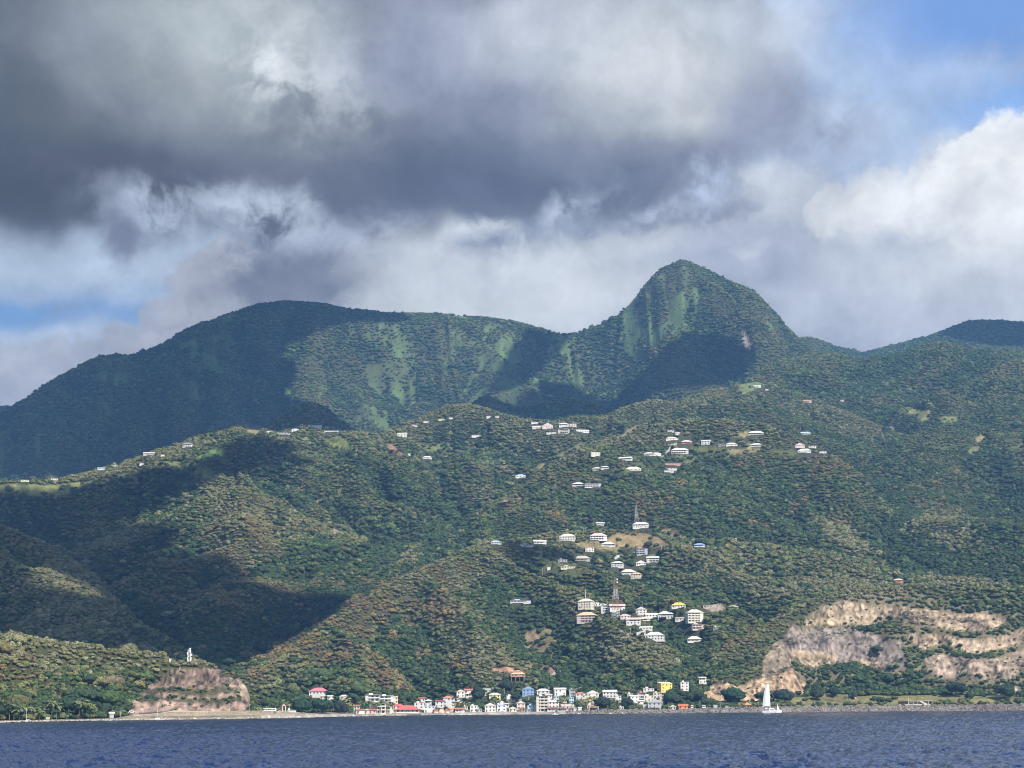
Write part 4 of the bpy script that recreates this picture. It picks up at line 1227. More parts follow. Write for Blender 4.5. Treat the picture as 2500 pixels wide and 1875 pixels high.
def land_piece(name, r_lo, r_hi):
    k0 = int(np.searchsorted(RR, r_lo)); k1 = min(int(np.searchsorted(RR, r_hi)) + 1, NR)
    V = np.stack([XG[k0:k1], YG[k0:k1], H[k0:k1]], -1).reshape(-1, 3)
    C = np.clip(GC[k0:k1], 0.004, 0.9).reshape(-1, 3)
    n = k1 - k0
    idx_ = np.arange(n * NU).reshape(n, NU)
    F = np.stack([idx_[:-1, :-1], idx_[:-1, 1:], idx_[1:, 1:], idx_[1:, :-1]], -1).reshape(-1, 4)
    hz = H[k0:k1].ravel()
    F = F[(hz[F] > -6.5).any(1)]
    used = np.unique(F)
    remap = np.zeros(n * NU, np.int64); remap[used] = np.arange(len(used))
    o = mesh_obj(name, V[used], remap[F], M_LAND, smooth=True, colors=C[used])
    return tag(o, kind='structure')


land_piece('hills', 900, 3950)
land_piece('mountains', 3950, 9000)

# ------------------------------------------------------------------ tree shapes
import bmesh
_bm = bmesh.new(); bmesh.ops.create_icosphere(_bm, subdivisions=2, radius=1.0)
ICO_V = np.array([v.co[:] for v in _bm.verts]); ICO_F = [tuple(v.index for v in f.verts) for f in _bm.faces]; _bm.free()
_bm = bmesh.new(); bmesh.ops.create_icosphere(_bm, subdivisions=1, radius=1.0)
IC1_V = np.array([v.co[:] for v in _bm.verts]); IC1_F = [tuple(v.index for v in f.verts) for f in _bm.faces]; _bm.free()


def crown_shape(seed, lobes=6, sprays=110, fine=False, flat=0.75, z0=0.42, spray_size=0.085, open_=0.0):
    """a crown one unit wide: knobbly boughs with many small leaf sprays standing out of them"""
    g = np.random.default_rng(seed)
    BV, BF = (ICO_V, ICO_F) if fine else (IC1_V, IC1_F)
    V, F = [], []
    n0 = 0
    cs = []
    for k in range(lobes):
        a = g.uniform(0, 2 * math.pi); q = 0.30 * math.sqrt((k + 0.3) / lobes) * g.uniform(.8, 1.15) if k else 0
        c = np.array([q * math.cos(a), q * math.sin(a), z0 + g.uniform(-.06, .16) * flat - q * 0.35])
        r = g.uniform(0.17, 0.27) if k else 0.27
        cs.append((c, r))
        rv = 1 + g.uniform(-.20, .20, (len(BV), 1))
        v = BV * rv * r * np.array([1, 1, flat]) * (1 - open_ * .3) + c
        V.append(v)
        F += [tuple(i + n0 for i in f) for f in BF]
        n0 += len(v)
    q4 = []
    for k in range(sprays):
        c, r = cs[g.integers(len(cs))]
        dv = g.normal(size=3); dv[2] = abs(dv[2]) * .9 - .15; dv /= np.linalg.norm(dv)
        p = c + dv * r * np.array([1, 1, flat]) * g.uniform(.88, 1.28)
        t1 = np.cross(dv, g.normal(size=3)); t1 /= np.linalg.norm(t1) + 1e-9
        t2 = np.cross(dv, t1) * g.uniform(.5, .9) + dv * g.uniform(-.6, .6)
        s = spray_size * g.uniform(.6, 1.3)
        v = np.array([p - t1 * s - t2 * s * .3, p - t2 * s, p + t1 * s, p + t2 * s])
        V.append(v); F.append((n0, n0 + 1, n0 + 2, n0 + 3)); n0 += 4
    return np.concatenate(V), F


def palm_shape(seed, nf=17):
    g = np.random.default_rng(seed)
    V, F = [], []
    for k in range(nf):
        a = 2 * math.pi * k / nf + g.uniform(-.2, .2); up = g.uniform(-0.1, 1.1); ln = g.uniform(.42, .56)
        dx, dy = math.cos(a), math.sin(a); sx, sy = -dy, dx
        prevp = None
        n = 6
        rows = []
        for i in range(n + 1):
            t = i / n
            q = ln * t; z = up * 0.30 * t - 0.62 * ln * t * t * (1.2 - up * .4)
            wd = 0.10 * math.sin(math.pi * min(1, t * .85 + .12)) + .006
            rows.append([(dx * q + sx * wd, dy * q + sy * wd, z - wd * .6), (dx * q, dy * q, z), (dx * q - sx * wd, dy * q - sy * wd, z - wd * .6)])
        b = len(V)
        for rw in rows: V += rw
        for i in range(n):
            for j in range(2):
                if (i + j + k) % 5 == 4: continue
                F.append((b + i * 3 + j, b + i * 3 + j + 1, b + i * 3 + j + 4, b + i * 3 + j + 3))
    return np.array(V), F


# ------------------------------------------------------------------ trees big enough to single out stand as objects of their own
def trunk_data(name, h, r, lean, branches, seed):
    g = random.Random(seed)
    m = MB()
    p = Vector((0, 0, -1.5)); n = 4
    prev_ = p
    for k in range(n):
        q = Vector((lean * (k + 1) / n, 0.3 * lean * math.sin(k), -1.5 + (h + 1.5) * (k + 1) / n))
        m.bar(prev_, q, r * (1 - .12 * k), r * (1 - .12 * (k + 1)), 7)
        prev_ = q
    for k in range(branches):
        a = 2 * math.pi * k / max(1, branches) + g.uniform(-.3, .3)
        b0 = Vector((lean * .7, 0, h * .7))
        m.bar(b0, b0 + Vector((math.cos(a) * h * .5, math.sin(a) * h * .5, h * g.uniform(.3, .5))), r * .45, r * .18, 5)
    return m


CROWNS = []
for k in range(7):
    v, f = crown_shape(300 + k, lobes=11, sprays=420, fine=True, flat=(.72, .6, .8, .5, .9, .66, .75)[k], spray_size=0.05)
    o = mesh_obj('crown', v, f, M_CROWN, link=False)
    CROWNS.append(o)
TRUNKS = []
for k in range(3):
    m = trunk_data('trunk', 0.38, 0.03, 0.03 * (k - 1), 4, k)
    TRUNKS.append(mesh_obj('trunk', m.v, m.f, M_TRUNK, link=False))
PALMC, PALMT = [], []
for k in range(4):
    v, f = palm_shape(50 + k)
    PALMC.append(mesh_obj('crown', v, f, M_CROWN, link=False))
    m = trunk_data('trunk', 1.0, 0.022, 0.07 * (k - 1.5), 0, k)
    PALMT.append(mesh_obj('trunk', m.v, m.f, mat_plain('palm_bark', (.28, .25, .2), .9, .2, 3.0), link=False))


def stand_tree(x, y, z, width, colr, label, group=None, k=None, name='tree', trunk_h=None, cat='tree'):
    e = empty(name, (x, y, z - 0.3), rng.uniform(0, 6.28))
    tag(e, label, cat, group)
    k = int(rng.integers(7)) if k is None else k
    c = CROWNS[k].copy(); COL.objects.link(c); c.parent = e
    lift = 0.0 if trunk_h is None else trunk_h
    c.scale = (width, width, width * rng.uniform(.9, 1.1)); c.location = (0, 0, lift)
    c.color = tuple(float(q) for q in colr) + (1,)
    t = TRUNKS[k % 3].copy(); COL.objects.link(t); t.parent = e
    t.scale = (width, width, width * (1 if trunk_h is None else (trunk_h + .42 * width) / (.38 * width)))
    return e


def stand_palm(x, y, z, height, colr, label, group=None):
    e = empty('palm_tree', (x, y, z - .2), rng.uniform(0, 6.28))
    tag(e, label, 'palm tree', group)
    k = int(rng.integers(4))
    t = PALMT[k].copy(); COL.objects.link(t); t.parent = e; t.scale = (height, height, height)
    c = PALMC[k].copy(); COL.objects.link(c); c.parent = e
    c.scale = (9.5, 9.5, 9.5); c.location = (0.07 * (k - 1.5) * height, 0, height * .99)
    c.color = tuple(float(q) for q in colr) + (1,)
    return e


def at_shore(px, back):
    u, _ = pix_ue(px, 1740)
    r = float(np.interp(float(u), U, RSH)) + back
    x, y = r * math.sin(float(u)), r * math.cos(float(u))
    return x, y, float(bilin(H, np.array(x), np.array(y))), r


DARKG = (0.022, 0.044, 0.026)
SPECIAL = [  # px, py of foot, width px, height of bare trunk in crown widths, colour, label
    (2142, 1612, 31, .38, (.035, .06, .03), 'lone umbrella shaped tree standing dark against the grey quarry cliff'),
    (2036, 1702, 33, 0, (.018, .034, .026), 'round very dark tree at the foot of the quarry scrub'),
    (2334, 1702, 56, 0, (.016, .034, .024), 'broad very dark tree at the back of the mown shore strip'),
    (1909, 1436, 20, 0, (.024, .044, .03), 'small round dark tree alone on the grassy slope above the quarry'),
    (2437, 1440, 22, 0, (.022, .045, .026), 'small dark tree standing above the scrub right of the peach roofed house'),
    (1468, 1730, 44, 0, DARKG, 'dark spreading tree on the beach, left of a pair below the big white gabled house'),
    (1533, 1736, 40, 0, (.018, .036, .026), 'very dark tree on the beach, right of a pair below the white box room'),
    (1378, 1690, 30, 0, DARKG, 'dark tree in front of the long grey roofed white house'),
    (1423, 1694, 22, 0, (.02, .04, .024), 'dense round tree behind the narrow turquoise house'),
    (1236, 1692, 44, 0, (.024, .044, .028), 'big dark tree left of the bright blue house'),
    (1263, 1726, 34, 0, DARKG, 'dark bushy tree behind the yellow gabled beach cottage'),
    (1648, 1706, 42, 0, (.030, .058, .028), 'large round tree right of the tall yellow house'),
    (1640, 1728, 50, 0, (.032, .06, .028), 'broad green tree above the cream hut on the rock bank'),
    (1696, 1724, 44, 0, (.034, .064, .028), 'leafy tree above the orange red stalls'),
    (1790, 1724, 62, 0, (.026, .06, .03), 'wide layered tree in front of the orange cliff, left of the gazebo'),
    (1858, 1724, 40, 0, (.026, .056, .03), 'round tree just behind the orange gazebo'),
    (1912, 1726, 60, 0, (.022, .042, .03), 'dark wide tree behind the catamaran sail'),
    (1995, 1722, 40, 0, (.03, .055, .028), 'green bush like tree at the left end of the mown strip'),
    (2085, 1720, 24, 0, (.03, .052, .03), 'small tree on the mown strip, left of the white concrete ruin'),
    (2154, 1727, 24, 0, (.032, .062, .034), 'bushy tree touching the white concrete ruin'),
    (2368, 1722, 22, 0, (.032, .056, .03), 'small dark tree right of the white concrete ruin'),
    (2456, 1722, 60, 0, (.035, .06, .03), 'wide low tree near the right end of the mown strip'),
    (165, 1752, 64, 0, (.028, .06, .028), 'layered dark green almond tree on the left shore between two palm groups'),
    (215, 1751, 50, 0, (.024, .046, .028), 'dark shore tree right of the layered almond tree'),
    (255, 1748, 52, 0, (.028, .055, .03), 'tall round tree at the right end of the left shore row'),
    (20, 1756, 70, 0, (.03, .055, .028), 'dark green tree at the far left of the shore'),
    (100, 1754, 50, 0, (.036, .06, .03), 'green tree behind the cream hut on the left shore'),
    (640, 1738, 50, 0, (.036, .05, .03), 'greyish tree right of the stepped quarry'),
    (735, 1741, 56, 0, (.024, .06, .032), 'deep green shore tree left of the village, behind the bus'),
    (785, 1742, 60, 0, (.022, .05, .03), 'deep green shore tree between the white shed and the village'),
    (830, 1743, 44, 0, (.026, .044, .03), 'dark shore tree below the yellow palms'),
    (1206, 1728, 26, 0, (.03, .052, .028), 'green bush below the yellow cubic house'),
    (1166, 1716, 44, 0, (.028, .052, .028), 'green tree between the leaning white house and beach'),
    (1090, 1733, 15, .1, (.028, .042, .03), 'clipped round tree, left of two in front of the white three storey house'),
    (1102, 1733, 14, .1, (.028, .042, .03), 'clipped round tree, right of two in front of the white three storey house'),
    (1655, 1560, 46, 0, (.024, .046, .034), 'wide dark tree in the ravine below the large cream block'),
    (1618, 1520, 20, 0, (.022, .05, .03), 'dark bush like tree in front of the pyramid roofed white house'),
    (1540, 1500, 22, 0, (.022, .05, .03), 'dark tree between the latticed mast and the gabled white house'),
    (1498, 1176, 26, 0, (.020, .038, .03), 'dark round tree beside the flat pillared house'),
    (1635, 1610, 1, 0, (1, 1, 1), ''),
]
for px, py, w, th, colr, lab in SPECIAL:
    if not lab:
        continue
    if py > 1715:
        u, _ = pix_ue(px, 1740)
        hz = 1728 - 0.0079 * (px - 1250)
        x, y, z, r = at_shore(px, 24 + max(0, (1745 if px > 700 else 1756) - py) * 3.2)
    else:
        x, y, z, r = hit(px, py)
    stand_tree(x, y, z, w * r / FPX, colr, lab, k=int(px) % 7, trunk_h=th * w * r / FPX if th else None)
    d2 = np.hypot(tx - x, ty - y)
    size = np.where(d2 < w * r / FPX * .55, 0, size)

PALMS = [(22, 1752, 9), (34, 1753, 7), (48, 1754, 8), (88, 1753, 7), (98, 1754, 6), (128, 1752, 11), (138, 1752, 9), (190, 1751, 10), (203, 1750, 11), (213, 1751, 8), (838, 1738, 10), (846, 1740, 12), (850, 1742, 8), (886, 1736, 9), (900, 1738, 10), (917, 1743, 9), (932, 1744, 10),
         (942, 1743, 8), (953, 1744, 9), (1110, 1740, 14), (1116, 1740, 9), (1139, 1736, 8), (1205, 1740, 10), (1213, 1741, 12), (1369, 1739, 10), (1378, 1738, 12), (1404, 1736, 8), (1418, 1737, 10), (1436, 1733, 11), (1449, 1736, 12), (1508, 1738, 8), (905, 1690, 8)]
ORD_ = ('leftmost', 'second from left', 'third from left', 'fourth from left', 'fifth from left', 'sixth from left', 'seventh from left', 'eighth from left', 'ninth from left', 'tenth from left', 'eleventh from left', 'twelfth from left')
PALM_N = {}
PALMS.sort()
PLAB = ('coconut palms on the left shore', 'palm tree in the grove along the left shore below the wooded hill')
for px, py, hgt in PALMS:
    x, y, z, r = at_shore(px, 9 + max(0, (1745 if px > 700 else 1756) - py) * (2.2 if px < 230 else 3.2))
    yellow = px in (838, 846, 850, 1449, 1436)
    colr = (0.26, 0.26, 0.08) if yellow else (0.15, 0.18, 0.075)
    if px < 230:
        lab, grp = 'coconut palm in the grove along the left shore', 'coconut palms on the left shore'
    elif px < 870:
        lab, grp = 'yellow palm left of the pink beach house', 'yellow palms left of the village'
    elif px < 960:
        lab, grp = 'palm before the cream seafront apartment block', 'palms by the seafront block'
    elif px < 1150:
        lab, grp = 'palm right of the three arches', 'palms in the left village'
    elif px < 1300:
        lab, grp = 'palm beside the white rounded gable house', 'palms by the rounded gable'
    else:
        lab, grp = 'palm among houses right of the tallest building', 'palms in the right village'
    PALM_N[grp] = PALM_N.get(grp, 0) + 1
    first = ORD_[PALM_N[grp] - 1] + ' ' + lab
    stand_palm(x, y, z, hgt, colr, ' '.join(first.split()[:16]), grp)

cand = np.where((size > 5) & (tr < 1900) & (tz < 140))[0]
score = size[cand] / tr[cand] * (1 + .2 * rng.random(len(cand)))
hidden = (tz[cand] + size[cand] - CAM_Z) / tr[cand] < prev[ii[cand], jj[cand]]
score[hidden] = 0
pick = cand[np.argsort(-score)[:195]]
NAMES8 = ('dark green', 'mid green', 'olive', 'orange brown', 'bare brown', 'pale dry', 'bluish green', 'lime green')
MARKS = [(64, 1735, 'the blue moored sailboat'), (117, 1742, 'the cream shore hut'), (165, 1728, 'the layered almond tree'), (273, 1738, 'the white roofed shore hut'), (461, 1590, 'the telecom tower'), (415, 1618, 'the white hut below the tower'), (345, 1690, 'the left edge of the stepped quarry'),
         (600, 1700, 'the right edge of the stepped quarry'), (480, 1660, 'the middle of the stepped quarry'), (383, 1730, 'the anchored cream sailboat'), (658, 1736, 'the white coach'), (712, 1736, 'the white shed'), (775, 1690, 'the tall red roofed house'), (942, 1700, 'the white apartment wings'), (1096, 1705, 'the three storey house with orange red roof'),
         (1289, 1680, 'the bright blue house'), (1264, 1650, 'the villa on stilts'), (1324, 1700, 'the tallest cream building'), (1488, 1690, 'the big white gabled house'), (1628, 1670, 'the tall yellow house'), (1672, 1675, 'the two tier tower house'), (1824, 1715, 'the orange gazebo'), (1880, 1690, 'the catamaran sail'), (2036, 1690, 'the round very dark tree'), (2228, 1705, 'the concrete ruin'),
         (2142, 1590, 'the lone umbrella shaped tree'), (2334, 1690, 'the broad very dark tree'), (2193, 1415, 'the peach roofed crest house')]
_labs = {}
for q in pick:
    cx, cy = tpx[q], tpy[q] - size[q] * .4 * FPX / tr[q]
    mx_, my_, mn = min(MARKS, key=lambda m_: math.hypot(m_[0] - cx, (m_[1] - cy) * .7))
    dx, dy = cx - mx_, my_ - cy
    dist_ = math.hypot(dx, dy)
    far = 'just ' if dist_ < 32 else '' if dist_ < 75 else 'far '
    if abs(dx) < abs(dy) * .4: rel = 'above' if dy > 0 else 'below'
    elif abs(dy) < abs(dx) * .4: rel = 'left of' if dx < 0 else 'right of'
    else: rel = ('up' if dy > 0 else 'down') + ' and ' + ('left' if dx < 0 else 'right') + ' of'
    big = 'large ' if size[q] > 10.5 else 'small ' if size[q] < 8.3 else ''
    _labs.setdefault('%s%s tree %s%s %s' % (big, NAMES8[idx[q]], far, rel, mn), []).append(q)
ORD = 'leftmost', 'second from left', 'third from left', 'fourth from left', 'fifth from left', 'sixth from left', 'seventh from left', 'eighth from left', 'ninth from left', 'tenth from left', 'eleventh from left', 'twelfth from left', 'thirteenth from left', 'fourteenth from left', 'fifteenth from left', 'sixteenth from left', 'seventeenth from left', 'eighteenth from left', 'nineteenth from left', 'twentieth from left', *['%s from left' % w_ for w_ in ('twenty-first', 'twenty-second', 'twenty-third', 'twenty-fourth', 'twenty-fifth', 'twenty-sixth', 'twenty-seventh', 'twenty-eighth', 'twenty-ninth', 'thirtieth', 'thirty-first', 'thirty-second')]
for lab, qs in _labs.items():
    qs.sort(key=lambda q: tpx[q])
    for n_, q in enumerate(qs):
        l2 = lab if len(qs) == 1 else ORD[min(n_, 31)] + ' ' + lab
        w2 = l2.split()
        if len(w2) > 16:
            l2 = ' '.join(x for x in w2 if x not in ('the', 'and'))
        stand_tree(tx[q], ty[q], tz[q], size[q] * 1.12, tint[q], l2, 'broad crowned trees standing out on the near slopes')
size[pick] = 0

# ------------------------------------------------------------------ the rest of the woods: one mass
live = size > 0.5
fx, fy, fz, fs, ft = tx[live], ty[live], tz[live], size[live], tint[live]
NP = len(fx)
K = 6
bv, bf, bid = [], [], []
n0 = 0
for k in range(K):
    v, f = crown_shape(500 + k, lobes=6, sprays=95, flat=(.75, .62, .85, .55, .95, .7)[k], z0=0.36, spray_size=0.10)
    bv.append(v); bf += [tuple(i + n0 for i in q) for q in f]; n0 += len(v); bid += [k] * len(v)
PV = np.concatenate(bv + [np.stack([fx, fy, fz - 0.08 * fs], -1)])
me = bpy.data.meshes.new('forest')
me.from_pydata([], [], [])
me.vertices.add(len(PV)); me.vertices.foreach_set('co', PV.astype(np.float32).ravel())
lens = np.array([len(q) for q in bf]); flat_ = np.concatenate([np.array(q) for q in bf])
me.loops.add(len(flat_)); me.loops.foreach_set('vertex_index', flat_.astype(np.int32))
me.polygons.add(len(bf)); me.polygons.foreach_set('loop_start', np.concatenate([[0], np.cumsum(lens)[:-1]]).astype(np.int32)); me.polygons.foreach_set('loop_total', lens.astype(np.int32))
me.update(calc_edges=True)
me.materials.append(M_FOREST)


def add_attr(nm, typ, data, key):
    at = me.attributes.new(nm, typ, 'POINT')
    at.data.foreach_set(key, np.ascontiguousarray(data).ravel())


zero = n0
add_attr('shape', 'INT', np.concatenate([np.array(bid), np.full(NP, 99)]).astype(np.int32), 'value')
add_attr('pick', 'INT', np.concatenate([np.zeros(zero), rng.integers(0, K, NP)]).astype(np.int32), 'value')
hs = fs * rng.uniform(.74, 1.12, NP)
add_attr('size', 'FLOAT_VECTOR', np.concatenate([np.ones((zero, 3)), np.stack([fs, fs, hs], -1)]).astype(np.float32), 'vector')
add_attr('turn', 'FLOAT_VECTOR', np.concatenate([np.zeros((zero, 3)), np.stack([rng.uniform(-.12, .12, NP), rng.uniform(-.12, .12, NP), rng.uniform(0, 6.28, NP)], -1)]).astype(np.float32), 'vector')
tc4 = np.ones((zero + NP, 4), np.float32); tc4[zero:, :3] = ft
add_attr('tint', 'FLOAT_COLOR', tc4, 'color')
forest = bpy.data.objects.new('forest', me)
COL.objects.link(forest)
tag(forest, 'dense tropical woods and scrub covering the hills and mountain slopes', 'forest', kind='stuff')
ng = bpy.data.node_groups.new('scatter_crowns', 'GeometryNodeTree')
ng.interface.new_socket('Geometry', in_out='INPUT', socket_type='NodeSocketGeometry')
ng.interface.new_socket('Geometry', in_out='OUTPUT', socket_type='NodeSocketGeometry')
GN, GL = ng.nodes, ng.links
gi = GN.new('NodeGroupInput'); go = GN.new('NodeGroupOutput')


def named(nm, typ):
    n = GN.new('GeometryNodeInputNamedAttribute'); n.data_type = typ; n.inputs['Name'].default_value = nm
    return n.outputs['Attribute']


shape = named('shape', 'INT')


def separate(val):
    c = GN.new('FunctionNodeCompare'); c.data_type = 'INT'; c.operation = 'EQUAL'
    GL.new(shape, c.inputs[2]); c.inputs[3].default_value = val
    s = GN.new('GeometryNodeSeparateGeometry'); s.domain = 'POINT'
    GL.new(gi.outputs[0], s.inputs['Geometry']); GL.new(c.outputs[0], s.inputs['Selection'])
    return s.outputs['Selection']


join = GN.new('GeometryNodeJoinGeometry')
for k in range(K):
    g2 = GN.new('GeometryNodeGeometryToInstance')
    GL.new(separate(k), g2.inputs[0]); GL.new(g2.outputs[0], join.inputs[0])
iop = GN.new('GeometryNodeInstanceOnPoints')
GL.new(separate(99), iop.inputs['Points']); GL.new(join.outputs[0], iop.inputs['Instance'])
iop.inputs['Pick Instance'].default_value = True
GL.new(named('pick', 'INT'), iop.inputs['Instance Index'])
e2r = GN.new('FunctionNodeEulerToRotation'); GL.new(named('turn', 'FLOAT_VECTOR'), e2r.inputs[0]); GL.new(e2r.outputs[0], iop.inputs['Rotation'])
GL.new(named('size', 'FLOAT_VECTOR'), iop.inputs['Scale'])
GL.new(iop.outputs[0], go.inputs[0])
md = forest.modifiers.new('crowns', 'NODES'); md.node_group = ng

# ------------------------------------------------------------------ sea
def build_sea():
    us = np.linspace(rad(-34), rad(34), 1950)
    rs = np.concatenate([np.array([20, 60, 90.]), np.geomspace(110, 2050, 1500)])
    A, B = np.meshgrid(us, rs)
    X, Y = B * np.sin(A), B * np.cos(A)
    # wind chop of several lengths, running towards the shore
    z = 0
    for lam, amp, ang, seed in ((14, .22, 1.3, 1), (6.5, .30, 1.65, 2), (3.0, .30, 1.45, 3), (1.4, .12, 1.9, 4)):
        ca, sa = math.cos(ang), math.sin(ang)
        p, q = (X * ca + Y * sa) / lam, (-X * sa + Y * ca) / lam * 2.2
        n = 1 - np.abs(vnoise(p + .3 * vnoise(p * .7, q * .7, 9), q, 140 + seed)) * 1.9
        res = B * (us[1] - us[0])
        z = z + amp * n * np.clip(lam / res / 3, 0, 1)
    patch = 0.85 + 0.55 * fbm(X / 60, Y / 170, 3, 150)
    z = z * patch * sstep(100, 130, B)
    z = z - .15
    V = np.stack([X, Y, z], -1).reshape(-1, 3)
    nr, nu = A.shape
    ix = np.arange(nr * nu).reshape(nr, nu)
    F = np.stack([ix[:-1, :-1], ix[:-1, 1:], ix[1:, 1:], ix[1:, :-1]], -1).reshape(-1, 4)
    # calm sheet for the sea behind and beside
    ring = []
    base = len(V)
    ex = []
    for a in np.linspace(34, 326, 60):
        for r in (20, 9000):
            ex.append((r * math.sin(rad(a)), r * math.cos(rad(a)), -.15))
    fx2 = [(base + 2 * k, base + 2 * k + 2, base + 2 * k + 3, base + 2 * k + 1) for k in range(59)]
    V = np.concatenate([V, np.array(ex)])
    F = np.concatenate([F, np.array(fx2)])
    m = bpy.data.materials.new('sea_water'); m.use_nodes = True
    nt = m.node_tree; N, L = nt.nodes, nt.links
    b = N['Principled BSDF']
    b.inputs['Base Color'].default_value = (0.011, 0.030, 0.104, 1)
    b.inputs['Roughness'].default_value = 0.12
    b.inputs['IOR'].default_value = 1.33
    g = N.new('ShaderNodeNewGeometry')
    h = None
    for sc_, st in ((0.9, .05), (2.6, .03), (6.0, .012)):
        nz = N.new('ShaderNodeTexNoise'); nz.inputs['Scale'].default_value = sc_; nz.inputs['Detail'].default_value = 6
        L.new(g.outputs['Position'], nz.inputs['Vector'])
        mm = N.new('ShaderNodeMath'); mm.operation = 'MULTIPLY'; mm.inputs[1].default_value = st
        L.new(nz.outputs['Fac'], mm.inputs[0])
        if h is None: h = mm.outputs[0]
        else:
            ad = N.new('ShaderNodeMath'); ad.operation = 'ADD'; L.new(h, ad.inputs[0]); L.new(mm.outputs[0], ad.inputs[1]); h = ad.outputs[0]
    bp = N.new('ShaderNodeBump'); bp.inputs['Strength'].default_value = 1.0; bp.inputs['Distance'].default_value = 1.0
    L.new(h, bp.inputs['Height']); L.new(bp.outputs[0], b.inputs['Normal'])
    o = mesh_obj('sea', V, F, m, smooth=True)
    tag(o, kind='structure')


build_sea()

# ------------------------------------------------------------------ houses
def paintmat(col, rough=0.75):
    nm = 'paint_%02d_%02d_%02d' % tuple(int(c * 99) for c in col)
    return mat_plain(nm, col, rough, 0.07, 0.7)


def roofmat(col):
    nm = 'roofing_%02d_%02d_%02d' % tuple(int(c * 99) for c in col)
    return mat_plain(nm, col, 0.6, 0.14, 0.9)


M_GLASS = bpy.data.materials.new('window_glass'); M_GLASS.use_nodes = True
_b = M_GLASS.node_tree.nodes['Principled BSDF']; _b.inputs['Base Color'].default_value = (.035, .042, .05, 1); _b.inputs['Roughness'].default_value = .12
M_DARK = mat_plain('dark_interior', (.03, .028, .026), .9, .2)
M_TIMBER = mat_plain('timber', (.2, .13, .09), .8, .2)
M_CONC = mat_plain('concrete', (.46, .44, .40), .9, .15, .5, bump=.1)
M_STONE = mat_plain('stone_wall', (.40, .33, .24), .95, .35, .9, bump=.3)
M_METAL = mat_plain('galvanised_steel', (.52, .53, .54), .5, .08, 1.0)
M_RAIL = mat_plain('white_rail', (.78, .78, .76), .6, .05)
_unit = MB().box(-.5, .5, -.5, .5, 0, 1)
WIN = mesh_obj('window', _unit.v, _unit.f, M_GLASS, link=False)
DOOR = mesh_obj('door', _unit.v, _unit.f, M_TIMBER, link=False)
POST = {}


def unit_part(proto, parent, x, y, z, w, d_, h):
    c = proto.copy(); COL.objects.link(c); c.parent = parent
    c.location = (x, y, z); c.scale = (w, d_, h)
    return c


def hip_roof(m, w, d0, d1, z, h, ov):
    x0, x1, y0, y1 = -w / 2 - ov, w / 2 + ov, d0 - ov, d1 + ov
    ins = min((x1 - x0), (y1 - y0)) / 2 * .96
    cx, cy = 0, (y0 + y1) / 2
    if (x1 - x0) > (y1 - y0):
        a, b = (x0 + ins, cy, z + h), (x1 - ins, cy, z + h)
        fs = [(4, 5, 9, 8), (5, 6, 9), (6, 7, 8, 9), (7, 4, 8)]
    else:
        a, b = (cx, y0 + ins, z + h), (cx, y1 - ins, z + h)
        fs = [(4, 5, 8), (5, 6, 9, 8), (6, 7, 9), (7, 4, 8, 9)]
    vs = [(x0, y0, z - .18), (x1, y0, z - .18), (x1, y1, z - .18), (x0, y1, z - .18), (x0, y0, z), (x1, y0, z), (x1, y1, z), (x0, y1, z), a, b]
    m.add(vs, [(0, 3, 2, 1), (0, 1, 5, 4), (1, 2, 6, 5), (2, 3, 7, 6), (3, 0, 4, 7)] + fs)


